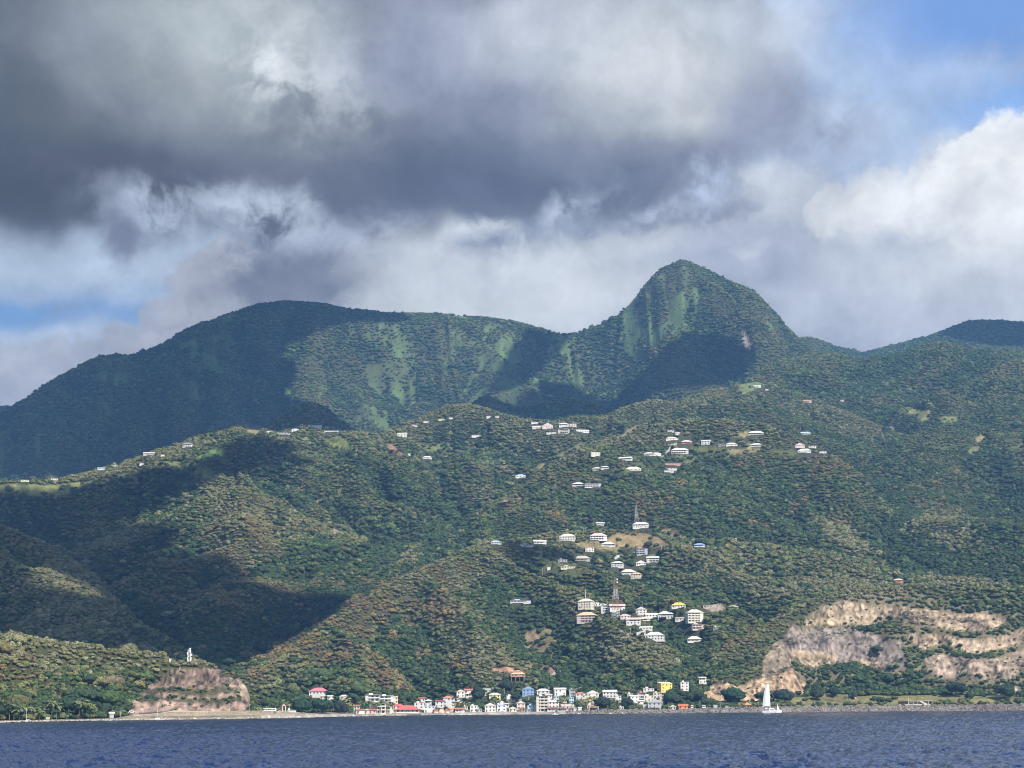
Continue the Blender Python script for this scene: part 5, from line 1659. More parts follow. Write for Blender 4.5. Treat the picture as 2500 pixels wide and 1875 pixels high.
def make_house(s):
    px, py, wpx, n, roof, rc_, wc_, yaw, feat, name, label = s.row
    w, dd, sh = s.w, s.d, s.sh
    e = empty(name, (s.x, s.y, s.z), s.ang)
    cat = name.replace('_', ' ')
    grp = 'houses and huts of the shore village' if py > 1655 and px > 700 else 'houses of the lower hill cluster' if py > 1440 else 'houses of the upper village hill' if py > 1270 else 'houses scattered below the mountain'
    tag(e, label, cat, grp)
    near = s.r < 2600
    wm, rm = paintmat(wc_), roofmat(rc_)
    g = random.Random(px * 7 + py)
    open_floor = 'v' in feat or 'b' in feat or 'a' in feat
    rec = min(2.2, dd * .3)
    m = MB()
    top = n * sh
    base = -1.4
    if 's' in feat:                                     # stilts
        lift = 4.0
        for sx in (-.45, -.15, .15, .45):
            p = MB(); p.box(w * sx - .15, w * sx + .15, .3, .6, -3, lift); p.build('post', M_CONC, e)
        base = lift; top = lift + sh * .9; n = 1
    z_floor = [base + .0] if 's' in feat else [k * sh for k in range(n)]
    # walls: floors with a gallery stand back from the front, the others do not
    for k in range(n):
        z0 = z_floor[k] if k else base
        z1 = (z_floor[k] if k or 's' in feat else 0) + sh
        if k == n - 1: z1 = top
        back = open_floor and (('b' in feat) or ('a' in feat) or (k == n - 1))
        y0 = rec if back else 0
        if back and k == 0 and 's' not in feat:
            m.box(-w / 2, w / 2, 0, dd, base, 0.0)
            z0 = 0.003
        m.box(-w / 2, w / 2, y0, dd, z0 + (.002 if k else 0), z1 - .001)
        # solid end bay beside a gallery
        if back:
            sd = 1 if yaw >= 0 else -1
            bw = w * (.22 if near else .15)
            xa, xb = (w / 2 - bw, w / 2) if sd > 0 else (-w / 2, -w / 2 + bw)
            if 'a' not in feat:
                m.box(xa, xb, .001, rec + .002, z0 + .004, z1 - .004)
            # slab edge and railing
            zb = max(z_floor[k], 0) + .02
            bl = MB(); bl.box(-w / 2 - .06, w / 2 + .06, -.10, rec - .002, zb - .16, zb)
            bl.box(-w / 2 - .02, w / 2 + .02, -.06, .04, zb + .004, zb + .95 if (k or n == 1) else zb + .5)
            bl.build('balcony', wm if near else wm, e)
            npost = max(3, int(w / 3.2))
            if near or npost < 5:
                for q in range(npost + 1):
                    xx = -w / 2 + .18 + (w - .36) * q / npost
                    pb = MB(); pb.box(xx - .16, xx + .16, .06, .34, zb + .01, z1 - .02)
                    pb.build('post', wm, e)
            nd = max(2, int(w / 3.4))
            for q in range(nd):
                xx = -w / 2 + w * (q + .5) / nd
                unit_part(WIN, e, xx, rec, zb + .05, min(1.9, w / nd * .62), .10, 2.2)
    m.build('wall', wm, e)
    # windows in the flat front and in the ends
    if wpx >= 12:
        for k in range(n):
            zf = max(z_floor[k], 0)
            back = open_floor and (('b' in feat) or ('a' in feat) or (k == n - 1))
            if not back:
                nw = max(2, int(w / (3.0 if near else 4.4)))
                for q in range(nw):
                    if g.random() < .12: continue
                    unit_part(WIN, e, -w / 2 + w * (q + .5) / nw, 0, zf + .95, 1.15, .09, 1.25)
            if near:
                for sd in (-1, 1):
                    for q in range(2):
                        unit_part(WIN, e, sd * w / 2, dd * (.35 + .35 * q), zf + 1.0, .09, 1.1, 1.2)
        if near and not open_floor and 's' not in feat:
            unit_part(DOOR, e, -w * .5 + w * .16, -.01, 0.0, 1.0, .12, 2.1)
    ov = .55 if roof in ('hip', 'gable', 'gfront') else .3
    f0 = -.35 if open_floor else 0
    r_ = MB()
    if roof == 'hip':
        hip_roof(r_, w, f0, dd, top + .18, min(w, dd) * .27 + (.6 if wpx > 30 else 0), ov)
    elif roof == 'gable':
        x0, x1, y0, y1, z, h = -w / 2 - ov, w / 2 + ov, f0 - ov, dd + ov, top + .16, dd * .24
        cy = (y0 + y1) / 2
        r_.add([(x0, y0, z - .16), (x1, y0, z - .16), (x1, y1, z - .16), (x0, y1, z - .16), (x0, y0, z), (x1, y0, z), (x1, y1, z), (x0, y1, z), (x0, cy, z + h), (x1, cy, z + h)],
               [(0, 3, 2, 1), (0, 1, 5, 4), (2, 3, 7, 6), (4, 5, 9, 8), (6, 7, 8, 9), (1, 2, 6, 9, 5), (3, 0, 4, 8, 7)])
    elif roof == 'gfront':
        x0, x1, y0, y1, z, h = -w / 2 - ov, w / 2 + ov, f0 - ov, dd + ov, top + .16, w * .26
        r_.add([(x0, y0, z - .16), (x1, y0, z - .16), (x1, y1, z - .16), (x0, y1, z - .16), (x0, y0, z), (x1, y0, z), (x1, y1, z), (x0, y1, z), (0, y0, z + h), (0, y1, z + h)],
               [(0, 3, 2, 1), (1, 2, 6, 5), (3, 0, 4, 7), (4, 8, 9, 7), (5, 6, 9, 8), (0, 1, 5, 8, 4), (2, 3, 7, 9, 6)])
        gm = MB(); gz = z; gm.add([(x0 + .35, y0 - .03, gz), (x1 - .35, y0 - .03, gz), (0, y0 - .03, gz + h - .2), (x0 + .35, y0 + .02, gz), (x1 - .35, y0 + .02, gz), (0, y0 + .02, gz + h - .2)],
                                  [(0, 1, 2), (3, 5, 4), (0, 3, 4, 1), (1, 4, 5, 2), (2, 5, 3, 0)])
        gm.build('gable', wm, e)
    elif roof == 'shed':
        x0, x1, y0, y1, z, h = -w / 2 - ov, w / 2 + ov, f0 - ov, dd + ov, top + .14, dd * .22
        r_.add([(x0, y0, z - .14), (x1, y0, z - .14), (x1, y1, z - .14), (x0, y1, z - .14), (x0, y0, z), (x1, y0, z), (x1, y1, z + h), (x0, y1, z + h)],
               [(0, 3, 2, 1), (0, 1, 5, 4), (1, 2, 6, 5), (2, 3, 7, 6), (3, 0, 4, 7), (4, 5, 6, 7)])
    else:
        r_.box(-w / 2 - ov, w / 2 + ov, f0 - ov, dd + ov, top + .002, top + .26)
        if near:
            r_.box(-w * .28, -w * .02, dd * .45, dd * .8, top + .262, top + 1.5)
    if name != 'ruin':
        ro = r_.build('roof', rm, e)
        if 's' in feat:
            q = MB(); hip_roof(q, w * .5, dd * .2, dd * .8, top + .1 + min(w, dd) * .27 + .5, 1.0, .4); q.build('upper_roof', rm, ro)
    if 'g' in feat:                                     # rounded tower and side gables
        for cx, rr_, hh in ((-.36, .14, 1.0), (.02, .17, 2.6)):
            q = MB(); k0 = []
            rad_ = w * rr_
            npt = 10
            for y in (-.3, dd * .3):
                k0 += [(w * cx - rad_, y, top), (w * cx + rad_, y, top)] + [(w * cx + rad_ * math.cos(math.pi * i / npt), y, top + hh + rad_ * math.sin(math.pi * i / npt)) for i in range(npt + 1)]
            nn = npt + 3
            q.add(k0, [tuple(range(nn)), tuple(range(2 * nn - 1, nn - 1, -1))] + [(i, i + nn, (i + 1) % nn + nn, (i + 1) % nn) for i in range(nn)])
            q.build('rounded_gable', wm, e)
    return e


for s in SITES:
    make_house(s)

# three boathouses with barrel roofs
for px, col in ((1065, (.42, .17, .13)), (1079, (.72, .60, .34)), (1093, (.46, .17, .14))):
    x, y, z, r = at_shore(px, 10)
    w = 13 * r / FPX
    e = empty('boathouse', (x, y, z), -math.atan2(x, y))
    tag(e, {1065: 'rust red boathouse with round arched front, left of three', 1079: 'cream boathouse with round arched front, between two red ones', 1093: 'red boathouse with round arched front, right of three'}[px], 'boathouse', 'arched boathouses on the village beach')
    npt = 12; hw = w / 2 * .94

    def arch(y0, y1, hw, zb, zt):
        prof = [(-hw, zb), (hw, zb)] + [(hw * math.cos(math.pi * i / npt), zt + hw * .75 * math.sin(math.pi * i / npt)) for i in range(npt + 1)]
        nn = len(prof); q = MB()
        q.add([(a, y0, b) for a, b in prof] + [(a, y1, b) for a, b in prof], [tuple(range(nn)), tuple(range(2 * nn - 1, nn - 1, -1))] + [(i, i + nn, (i + 1) % nn + nn, (i + 1) % nn) for i in range(nn)])
        return q
    arch(0, 7, hw, -1, 2.2).build('wall', paintmat(col), e)
    q = MB(); prof = []
    for i in range(npt + 1):
        a = math.pi * i / npt
        prof.append(((hw + .25) * math.cos(a), 2.25 + (hw + .25) * .75 * math.sin(a)))
    q.add([(a, -.5, b) for a, b in prof] + [(a, 7.3, b) for a, b in prof] + [(a * .93, -.5, b * .95) for a, b in prof] + [(a * .93, 7.3, b * .95) for a, b in prof],
          [(i, i + 1, i + 1 + npt + 1, i + npt + 1) for i in range(npt)] + [(i + 2 * npt + 2, i + 3 * npt + 3, i + 3 * npt + 4, i + 2 * npt + 3) for i in range(npt)] + [(i, i + 2 * npt + 2, i + 2 * npt + 3, i + 1) for i in range(npt)])
    q.build('roof', mat_plain('dark_tiles', (.10, .09, .09), .8, .2), e)
    q = MB(); q.box(-hw * .7, hw * .7, -.05, .02, -.5, 1.0); q.build('door', paintmat(W_), e)


# ------------------------------------------------------------------ towers, poles and lamps
def lattice(m, w0, w1, z0, z1, n, t):
    for k in range(n):
        a, b = k / n, (k + 1) / n
        wa, wb = w0 + (w1 - w0) * a, w0 + (w1 - w0) * b
        za, zb = z0 + (z1 - z0) * a, z0 + (z1 - z0) * b
        ca = [(-wa, -wa, za), (wa, -wa, za), (wa, wa, za), (-wa, wa, za)]
        cb = [(-wb, -wb, zb), (wb, -wb, zb), (wb, wb, zb), (-wb, wb, zb)]
        for i in range(4):
            m.bar(ca[i], cb[i], t, n=4)
            m.bar(ca[i], cb[(i + 1) % 4], t * .6, n=4); m.bar(ca[(i + 1) % 4], cb[i], t * .6, n=4)
            m.bar(cb[i], cb[(i + 1) % 4], t * .6, n=4)


M_REDP = mat_plain('red_mast_paint', (.36, .19, .14), .6, .1)
x, y, z, r = hit(1503, 1510)
e = tag(empty('lattice_mast', (x, y - 6, z), .3), 'tall lattice mast banded white and faded red, standing among the houses of the hill cluster', 'mast')
bands = [(0, 9, 3.6, 3.1, M_RAIL), (9, 20, 3.1, 2.5, M_REDP), (20, 31, 2.5, 1.7, M_RAIL), (31, 43, 1.7, 1.0, M_REDP)]
for z0, z1, w0, w1, mm in bands:
    q = MB(); lattice(q, w0, w1, z0, z1, 3, .13); q.build('mast_section', mm, e)
for zz in (41, 38):
    q = MB(); q.bar((1.2, -1.2, zz), (1.8, -1.9, zz), .9, n=10); q.build('dish_antenna', M_RAIL, e)
x, y, z, r = hit(1554, 1276)
e = tag(empty('pylon', (x, y, z), .2), 'slender pointed lattice pylon above the white hipped villa', 'pylon')
q = MB(); lattice(q, 2.6, .25, -1, 24, 7, .11); q.build('tower_frame', M_METAL, e)
x, y, z, r = hit(461, 1608)
e = tag(empty('telecom_tower', (x, y, z - .5), .4), 'white telecom tower with clustered antennas on top of the stepped quarry', 'telecom tower')
q = MB(); lattice(q, 1.0, .7, 0, 11, 6, .09); q.build('tower_frame', M_RAIL, e)
for xx, zz, ww, hh in ((-1.3, 3.2, .35, 1.8), (1.3, 3.2, .4, 2.0), (1.0, 1.5, .4, 1.3), (-1.2, 7.2, .45, 1.7), (.9, 8.2, .4, 1.9), (.3, 9.6, .5, .8), (-.5, 2.0, .3, 1.2), (-.7, 5.4, .3, 1.0), (.7, 5.6, .3, 1.2)):
    q = MB(); q.box(xx - ww, xx + ww, -1.3, -.9, zz - .3, zz + hh); q.build('panel_antenna', M_RAIL, e)
for xx, zz, rr_ in ((1.5, 7.0, .75), (.6, 11.3, .7)):
    q = MB(); q.bar((xx, -1.4, zz), (xx, -.9, zz), rr_, n=12); q.build('dish_antenna', M_RAIL, e)
q = MB(); q.bar((0.6, 0, 10.5), (0.6, 0, 11.8), .12); q.build('spike', M_RAIL, e)
for px, py, w_, h_, lab in ((445, 1610, 2.6, 1.3, 'white equipment cabin left of the telecom tower'), (415, 1618, 1.1, 2.2, 'small white hut in bushes lower left of the telecom tower')):
    x, y, z, r = hit(px, py)
    e = tag(empty('equipment_cabin', (x, y, z), 0), lab, 'cabin')
    MB().box(-w_ / 2 - .3, w_ / 2 + .3, 0, 2, -1, h_ + .4).build('wall', paintmat(W_), e)
    MB().box(-w_ / 2 - .5, w_ / 2 + .5, -.2, 2.2, h_ + .402, h_ + .55).build('roof', roofmat(RW), e)

x, y, z, r = hit(593, 1040)
e = tag(empty('antenna_mast', (x, y, z), 0), 'thin mast on the rounded top of the long ridge', 'mast')
q = MB(); q.bar((0, 0, -1), (0, 0, 17), .28, .16); q.build('mast_pole', M_METAL, e)
x, y, z, r = hit(1429, 1468)
e = tag(empty('antenna_mast', (x, y, z), 0), 'tall white mast rising behind the cream three storey block', 'mast')
q = MB(); q.bar((0, 0, -1), (0, 0, 13), .35, .3); q.build('mast_pole', M_RAIL, e)

POLES = [(1424, 1306, 16, 'left of two poles above the pink roofed veranda house'), (1430, 1307, 16, 'right of two poles above the pink roofed veranda house'), (1316, 1366, 18, 'left of two poles in the woods left of the grey flat house'), (1322, 1364, 17, 'right of two poles in the woods left of the grey flat house'),
         (1325, 1410, 19, 'pole on the small clearing below the tiny white shed'), (1411, 1464, 12, 'short pole left of the tall white mast'), (1482, 1479, 15, 'pole on the roofline of the long low white building'), (1568, 1487, 16, 'pole above the topmost gabled house of the hill cluster'), (1549, 1490, 9, 'short pole left of the topmost gabled house of the hill cluster'),
         (1672, 1508, 16, 'pole at left corner of the large cream block'), (1539, 1552, 19, 'pole standing over the track, highest of three'), (1516, 1555, 13, 'pole over the track, middle of three'), (1501, 1567, 13, 'pole over the track, lowest of three'), (1820, 1492, 11, 'pole right of the cream veranda house'),
         (1339, 1036, 12, 'pole behind the pale gabled hamlet house'), (1366, 1040, 14, 'pole left of the broad white hipped roof of the hamlet'), (1584, 1163, 15, 'left of two poles under the plain white low building'), (1590, 1161, 12, 'right of two poles under the plain white low building'), (1580, 1179, 12, 'pole lower down in woods beneath the two poles'),
         (1700, 1023, 9, 'pole standing in forest above the shoulder'), (1676, 1040, 9, 'short pole in forest above the pale yellow house'), (1679, 1306, 13, 'pole on the dry grass right of the hipped villa'), (1733, 1314, 9, 'pole above the tiny white saddle house'), (1928, 1049, 12, 'pole left above the bluish roofed house'), (1955, 1053, 11, 'pole behind the bluish roofed house'),
         (1986, 1090, 10, 'pole right of the pale pink gabled house'), (1615, 1349, 11, 'pole right of the grey three storey house'), (1555, 1349, 11, 'pole left of the grey three storey house'), (1512, 1350, 8, 'pole in trees above the white hipped house'), (1276, 1021, 8, 'pole on the ridge left of the hamlet'), (1262, 1022, 8, 'short pole on the ridge far left of the hamlet'),
         (1584, 1077, 12, 'pole in dark woods between the cream and yellow houses'), (1231, 1700, 18, 'grey pole right of the yellow cubic house'), (1160, 1694, 12, 'pole right of the highest red roofed house'), (1468, 1198, 0, '')]
pole_m = MB(); pole_m.bar((0, 0, 0), (0, 0, 1), .19, .13, 6)
POLE_D = mesh_obj('pole_shaft', pole_m.v, pole_m.f, mat_plain('pole_concrete', (.58, .56, .52), .85, .1), link=False)
arm_m = MB(); arm_m.box(-.9, .9, -.06, .06, -.06, .06)
ARM_D = mesh_obj('cross_arm', arm_m.v, arm_m.f, M_METAL, link=False)
for px, py, hpx, lab in POLES:
    if not lab: continue
    x, y, z, r = hit(px, py)
    h = hpx * r / FPX
    e = tag(empty('utility_pole', (x, y, z), -math.atan2(x, y)), 'thin grey utility ' + lab if lab.startswith('pole') else 'grey utility pole, ' + lab, 'utility pole', 'utility poles on the slopes')
    c = POLE_D.copy(); COL.objects.link(c); c.parent = e; c.scale = (1, 1, h + 1); c.location = (0, 0, -1)
    c = ARM_D.copy(); COL.objects.link(c); c.parent = e; c.location = (0, -.25, h - .4)
lamp_m = MB(); lamp_m.bar((0, 0, 0), (.9, 0, .25), .07); lamp_m.box(.8, 1.5, -.14, .14, .22, .34)
LAMP_D = mesh_obj('lamp_head', lamp_m.v, lamp_m.f, M_METAL, link=False)
for px, hpx, lab in ((294, 15, 'street lamp at the left end of the seawall by the trees'), (398, 18, 'street lamp on the seawall right behind the anchored sailboat'), (454, 17, 'street lamp on the seawall before the brown cutting'), (507, 17, 'street lamp on the seawall by the yellowish rock wedge'), (560, 18, 'street lamp on the seawall at the foot of the bright rock edge'), (608, 19, 'street lamp on the seawall right of the quarry'),
                     (651, 15, 'street lamp behind the rear end of the bus'), (673, 17, 'street lamp between the bus and the bell arch'), (706, 22, 'street lamp above the white shed'), (862, 22, 'lamp post left of the pink beach house'), (1632, 17, 'lamp post on the rock bank left of the cream hut'), (1709, 18, 'lamp post on the rock bank left of two white vans'),
                     (1853, 15, 'lamp post right of the orange gazebo'), (1888, 12, 'lamp post just right of the catamaran mast'), (1990, 14, 'post at the left end of the mown strip'), (1759, 14, 'lamp post by the layered tree')):
    x, y, z, r = at_shore(px, 13)
    h = hpx * r / FPX
    e = tag(empty('street_lamp', (x, y, z), -math.atan2(x, y)), lab, 'street lamp', 'street lamps along the shore road')
    c = POLE_D.copy(); COL.objects.link(c); c.parent = e; c.scale = (.7, .7, h + .5); c.location = (0, 0, -.5)
    c = LAMP_D.copy(); COL.objects.link(c); c.parent = e; c.location = (0, 0, h - .1)


# ------------------------------------------------------------------ shore road, seawall, tracks
def shore_pts(px0, px1, n, off, z=None):
    out = []
    for px in np.linspace(px0, px1, n):
        u, _ = pix_ue(px, 1740); u = float(u)
        r = float(np.interp(u, U, RSH)) + off
        x, y = r * math.sin(u), r * math.cos(u)
        out.append((x, y, z if z is not None else float(bilin(H, np.array(x), np.array(y)))))
    return out


def prism_along(pts0, pts1, z0s, z1s):
    m = MB()
    n = len(pts0)
    vs = []
    for a, b, z0, z1 in zip(pts0, pts1, z0s, z1s):
        vs += [(a[0], a[1], z0), (b[0], b[1], z0), (b[0], b[1], z1), (a[0], a[1], z1)]
    fs = []
    for k in range(n - 1):
        for i in range(4):
            fs.append((4 * k + i, 4 * k + (i + 1) % 4, 4 * k + 4 + (i + 1) % 4, 4 * k + 4 + i))
    fs += [(3, 2, 1, 0), (4 * n - 4, 4 * n - 3, 4 * n - 2, 4 * n - 1)]
    m.add(vs, fs)
    return m


n = 60
hw = np.concatenate([np.linspace(2.6, 5.0, 14), np.full(34, 5.0), np.linspace(5.0, 3.6, 12)])
a, b = shore_pts(330, 728, n, 4.5), shore_pts(330, 728, n, 6.2)
e = tag(empty('seawall', (0, 0, 0)), 'long tan stone seawall carrying the shore road below the stepped quarry', 'seawall')
prism_along(a, b, [-1] * n, list(hw)).build('wall', M_STONE, e)
prism_along(shore_pts(330, 728, n, 4.2), shore_pts(330, 728, n, 6.4), list(hw + .01), list(hw + .35)).build('coping', mat_plain('pale_coping', (.60, .56, .48), .9, .1), e)
ra, rb = shore_pts(340, 735, n, 7.5), shore_pts(340, 735, n, 14)
rz = [max(p[2], q[2]) + .12 for p, q in zip(ra, rb)]
tag(prism_along(ra, rb, [z_ - .8 for z_ in rz], rz).build('shore_road', mat_plain('asphalt', (.06, .06, .062), .9, .2, .8)), kind='structure')


def track(name, pxs, width, mat):
    P = []
    for (x0, y0), (x1, y1) in zip(pxs[:-1], pxs[1:]):
        for k in range(6):
            P.append(hit(x0 + (x1 - x0) * k / 6, y0 + (y1 - y0) * k / 6)[:3])
    vs = []
    for k, p in enumerate(P):
        q = P[min(k + 1, len(P) - 1)]; o = P[max(k - 1, 0)]
        dx, dy = q[0] - o[0], q[1] - o[1]; l = math.hypot(dx, dy) + 1e-6
        nx, ny = -dy / l * width / 2, dx / l * width / 2
        for sgn in (1, -1):
            xx, yy = p[0] + nx * sgn, p[1] + ny * sgn
            vs.append((xx, yy, max(p[2], float(bilin(H, np.array(xx), np.array(yy)))) + .45))
    nn = len(P)
    vs += [(v[0], v[1], v[2] - 1.5) for v in vs]
    fs = [(2 * k, 2 * k + 2, 2 * k + 3, 2 * k + 1) for k in range(nn - 1)]
    fs += [(2 * k, 2 * k + 2 * nn, 2 * k + 2 + 2 * nn, 2 * k + 2) for k in range(nn - 1)] + [(2 * k + 1, 2 * k + 3, 2 * k + 3 + 2 * nn, 2 * k + 1 + 2 * nn) for k in range(nn - 1)]
    return tag(mesh_obj(name, vs, fs, mat), kind='structure')


M_TRACK = mat_plain('pale_concrete_track', (.34, .32, .30), .9, .15, .4)
TRACKS = [('concrete_track', [(1338, 1682), (1348, 1660), (1366, 1636), (1391, 1607)], 6.0), ('concrete_track', [(1391, 1607), (1410, 1592), (1448, 1581)], 3.0), ('concrete_track', [(1520, 1562), (1545, 1548)], 5.0), ('straight_road', [(1603, 1140), (1616, 1123), (1638, 1098), (1652, 1086)], 5.0)]
for nm, pp, ww in TRACKS:
    track(nm, pp, ww, M_TRACK)

# ------------------------------------------------------------------ boulders of the rock bank and beach
def rocks(name, px0, px1, count, lo, hi, offs, col, label):
    V, F = [], []
    n0 = 0
    for k in range(count):
        px = rng.uniform(px0, px1); off = rng.uniform(*offs)
        u, _ = pix_ue(px, 1740); u = float(u)
        r = float(np.interp(u, U, RSH)) + off
        x, y = r * math.sin(u), r * math.cos(u)
        z = max(float(bilin(H, np.array(x), np.array(y))), -.4)
        s = rng.uniform(lo, hi) * (1.0 if rng.random() < .85 else 1.5)
        q = rng.normal(size=4); q /= np.linalg.norm(q)
        a, b, c, d_ = q
        Rm = np.array([[1 - 2 * (c * c + d_ * d_), 2 * (b * c - a * d_), 2 * (b * d_ + a * c)], [2 * (b * c + a * d_), 1 - 2 * (b * b + d_ * d_), 2 * (c * d_ - a * b)], [2 * (b * d_ - a * c), 2 * (c * d_ + a * b), 1 - 2 * (b * b + c * c)]])
        v = IC1_V * (1 + rng.uniform(-.22, .22, (len(IC1_V), 1))) * s * np.array([1, .8, .62])
        V.append(v @ Rm.T + (x, y, z + s * .15)); F += [tuple(i + n0 for i in f) for f in IC1_F]; n0 += len(v)
    V = np.concatenate(V)
    cc = np.array(col) * np.repeat(rng.uniform(.55, 1.5, (count, 1)), len(IC1_V), 0)
    o = mesh_obj(name, V, np.array(F), M_LAND, colors=np.clip(cc, .01, .8))
    return tag(o, label, 'rocks', kind='stuff')


rocks('boulders', 1380, 2560, 3000, .4, 1.05, (-2, 11), (.20, .18, .165), 'bank of grey and pale boulders along the right half of the shore')
rocks('pebble_beach', -20, 760, 1100, .2, .45, (-1.5, 1.8), (.55, .52, .48), 'line of pale stones at the waterline on the left')
rocks('beach_stones', 700, 1420, 500, .2, .5, (-1, 6), (.34, .31, .28), 'scattered stones on the village beach')

# ------------------------------------------------------------------ things on the shore
M_TYRE = mat_plain('tyre', (.02, .02, .02), .9, .1)


def vehicle(name, px, lab, cat, length, height, col, bus=False):
    x, y, z, r = at_shore(px, 11)
    e = tag(empty(name, (x, y, max(z, rz[0] if px < 760 else z) + .15), -math.atan2(x, y)), lab, cat)
    b = MB(); hl = length / 2
    if bus:
        b.box(-hl, hl, -1.2, 1.2, .35, height)
    else:
        b.add([(-hl, -.85, .35), (hl, -.85, .35), (hl, .85, .35), (-hl, .85, .35), (-hl, -.85, height * .55), (hl, -.85, height * .5), (hl, .85, height * .5), (-hl, .85, height * .55)], [(0, 3, 2, 1), (4, 5, 6, 7), (0, 1, 5, 4), (1, 2, 6, 5), (2, 3, 7, 6), (3, 0, 4, 7)])
        b.add([(-hl * .8, -.8, height * .55), (hl * .5, -.8, height * .5), (hl * .5, .8, height * .5), (-hl * .8, .8, height * .55), (-hl * .6, -.68, height), (hl * .2, -.68, height), (hl * .2, .68, height), (-hl * .6, .68, height)], [(4, 5, 6, 7), (0, 1, 5, 4), (1, 2, 6, 5), (2, 3, 7, 6), (3, 0, 4, 7)])
    b.build('body', paintmat(col, .35), e)
    if bus:
        for k in range(5):
            unit_part(WIN, e, -hl + length * (k + .55) / 5.6, -1.2, height * .52, length / 5.6 * .85, .06, height * .27)
    else:
        unit_part(WIN, e, -hl * .2, -.76, height * .58, length * .36, .06, height * .3)
    for sx in (-.62, .62):
        for sy in (-1, 1):
            w_ = MB(); w_.bar((hl * sx, sy * .75, .36), (hl * sx, sy * 1.0, .36), .36, n=12); w_.build('wheel', M_TYRE, e)
    return e


vehicle('bus', 658, 'white coach parked on the seawall right of the quarry', 'bus', 9.5, 2.6, (.78, .78, .76), True)
vehicle('parked_car', 323, 'white car at the left end of the seawall', 'car', 5.0, 1.5, (.8, .8, .8))
vehicle('parked_van', 1719, 'small white van on the rock bank, left of two', 'van', 3.2, 2.6, (.75, .75, .74), True)
vehicle('parked_van', 1747, 'small white van on the rock bank, right of two', 'van', 3.4, 2.8, (.75, .75, .74), True)
vehicle('parked_car', 1776, 'white car in the shade of the layered tree', 'car', 4.6, 1.6, (.78, .78, .78))
vehicle('parked_car', 1690, 'narrow white van end on, right of the orange red stalls', 'van', 2.2, 3.0, (.78, .76, .7), True)

# bell arch with red roof, and white shed
x, y, z, r = at_shore(690, 13)
e = tag(empty('bell_arch', (x, y, z), 0), 'white bell arch with red cap on a red roofed chapel by the bus', 'bell arch')
MB().box(-3.4, 2.2, -1, 3, -1, 1.4).build('wall', paintmat((.5, .2, .18)), e)
q = MB(); q.add([(-3.8, -1.4, 1.4), (2.6, -1.4, 1.4), (2.6, 3.4, 1.4), (-3.8, 3.4, 1.4), (-2.8, 1, 2.4), (1.6, 1, 2.4)], [(0, 3, 2, 1), (0, 1, 5, 4), (1, 2, 5), (2, 3, 4, 5), (3, 0, 4)]); q.build('roof', roofmat((.5, .16, .14)), e)
for sx in (-.1, 1.9):
    MB().box(sx, sx + .5, -1.4, -.8, 1.2, 5.2).build('post', paintmat(W_), e)
q = MB(); q.add([(-.4, -1.7, 5.2), (2.7, -1.7, 5.2), (2.7, -.5, 5.2), (-.4, -.5, 5.2), (1.15, -1.1, 6.6)], [(0, 3, 2, 1), (0, 1, 4), (1, 2, 4), (2, 3, 4), (3, 0, 4)]); q.build('cap', roofmat((.6, .3, .28)), e)
x, y, z, r = at_shore(712, 12)
e = tag(empty('shed', (x, y, z), 0), 'white flat shed with a white tank, right of the bell arch', 'shed')
MB().box(-2.9, 2.9, -1, 3, -.5, 2.3).build('wall', paintmat(W_), e); MB().box(-3.1, 3.1, -1.2, 3.2, 2.302, 2.5).build('roof', roofmat(RW), e)
q = MB(); q.bar((-2.2, 1, 2.5), (-2.2, 1, 4.0), .8, .6, 10); q.build('tank', M_RAIL, e)

# orange gazebo
x, y, z, r = at_shore(1824, 15)
e = tag(empty('gazebo', (x, y, z), .3), 'open gazebo with pyramid roof of orange tiles on the rock bank', 'gazebo')
for sx in (-1, 1):
    for sy in (-1, 1):
        MB().box(sx * 1.7 - .12, sx * 1.7 + .12, sy * 1.7 - .12, sy * 1.7 + .12, -.5, 2.3).build('post', M_RAIL, e)
q = MB(); q.add([(-2.9, -2.9, 2.3), (2.9, -2.9, 2.3), (2.9, 2.9, 2.3), (-2.9, 2.9, 2.3), (0, 0, 4.7)], [(0, 3, 2, 1), (0, 1, 4), (1, 2, 4), (2, 3, 4), (3, 0, 4)]); q.build('roof', roofmat((.82, .27, .10)), e)

# white concrete ruin on the right shore
x, y, z, r = at_shore(2228, 17)
e = tag(empty('concrete_ruin', (x, y, z), -math.atan2(x, y)), 'low derelict concrete building with white framed dark bays on the right shore', 'ruin')
MW = paintmat((.72, .69, .60))
k = r / FPX
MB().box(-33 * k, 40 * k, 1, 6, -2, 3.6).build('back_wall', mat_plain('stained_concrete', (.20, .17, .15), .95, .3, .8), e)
MB().box(-30 * k, 42 * k, -1.2, 1.002, -2, .9).build('plinth', MW, e)
for x0, x1 in ((-33, -6), (4, 24), (26, 47)):
    MB().box(x0 * k, x1 * k, -.8, 6.2, 3.62, 4.1).build('roof_slab', MW if x0 > 0 else mat_plain('brown_slab', (.3, .2, .15), .9, .2), e)
for xx in (-8, 2.5, 13, 24, 38):
    MB().box(xx * k - .2, xx * k + .2, -.7, -.3, .902, 3.61).build('post', MW, e)
q = MB(); q.add([(16 * k, -1.25, 3.6), (19 * k, -1.25, 4.1), (34 * k, -1.25, 1.6), (34 * k, -1.25, .9), (29 * k, -1.25, .9), (16 * k, -.85, 3.6), (19 * k, -.85, 4.1), (34 * k, -.85, 1.6), (34 * k, -.85, .9), (29 * k, -.85, .9)],
                 [(4, 3, 2, 1, 0), (5, 6, 7, 8, 9), (0, 1, 6, 5), (1, 2, 7, 6), (2, 3, 8, 7), (3, 4, 9, 8), (4, 0, 5, 9)]); q.build('stair_parapet', MW, e)
MB().box(-9.5 * k, -7 * k, -.2, .4, .9, 7.0).build('chimney', mat_plain('buff_render', (.5, .4, .3), .9, .15), e)

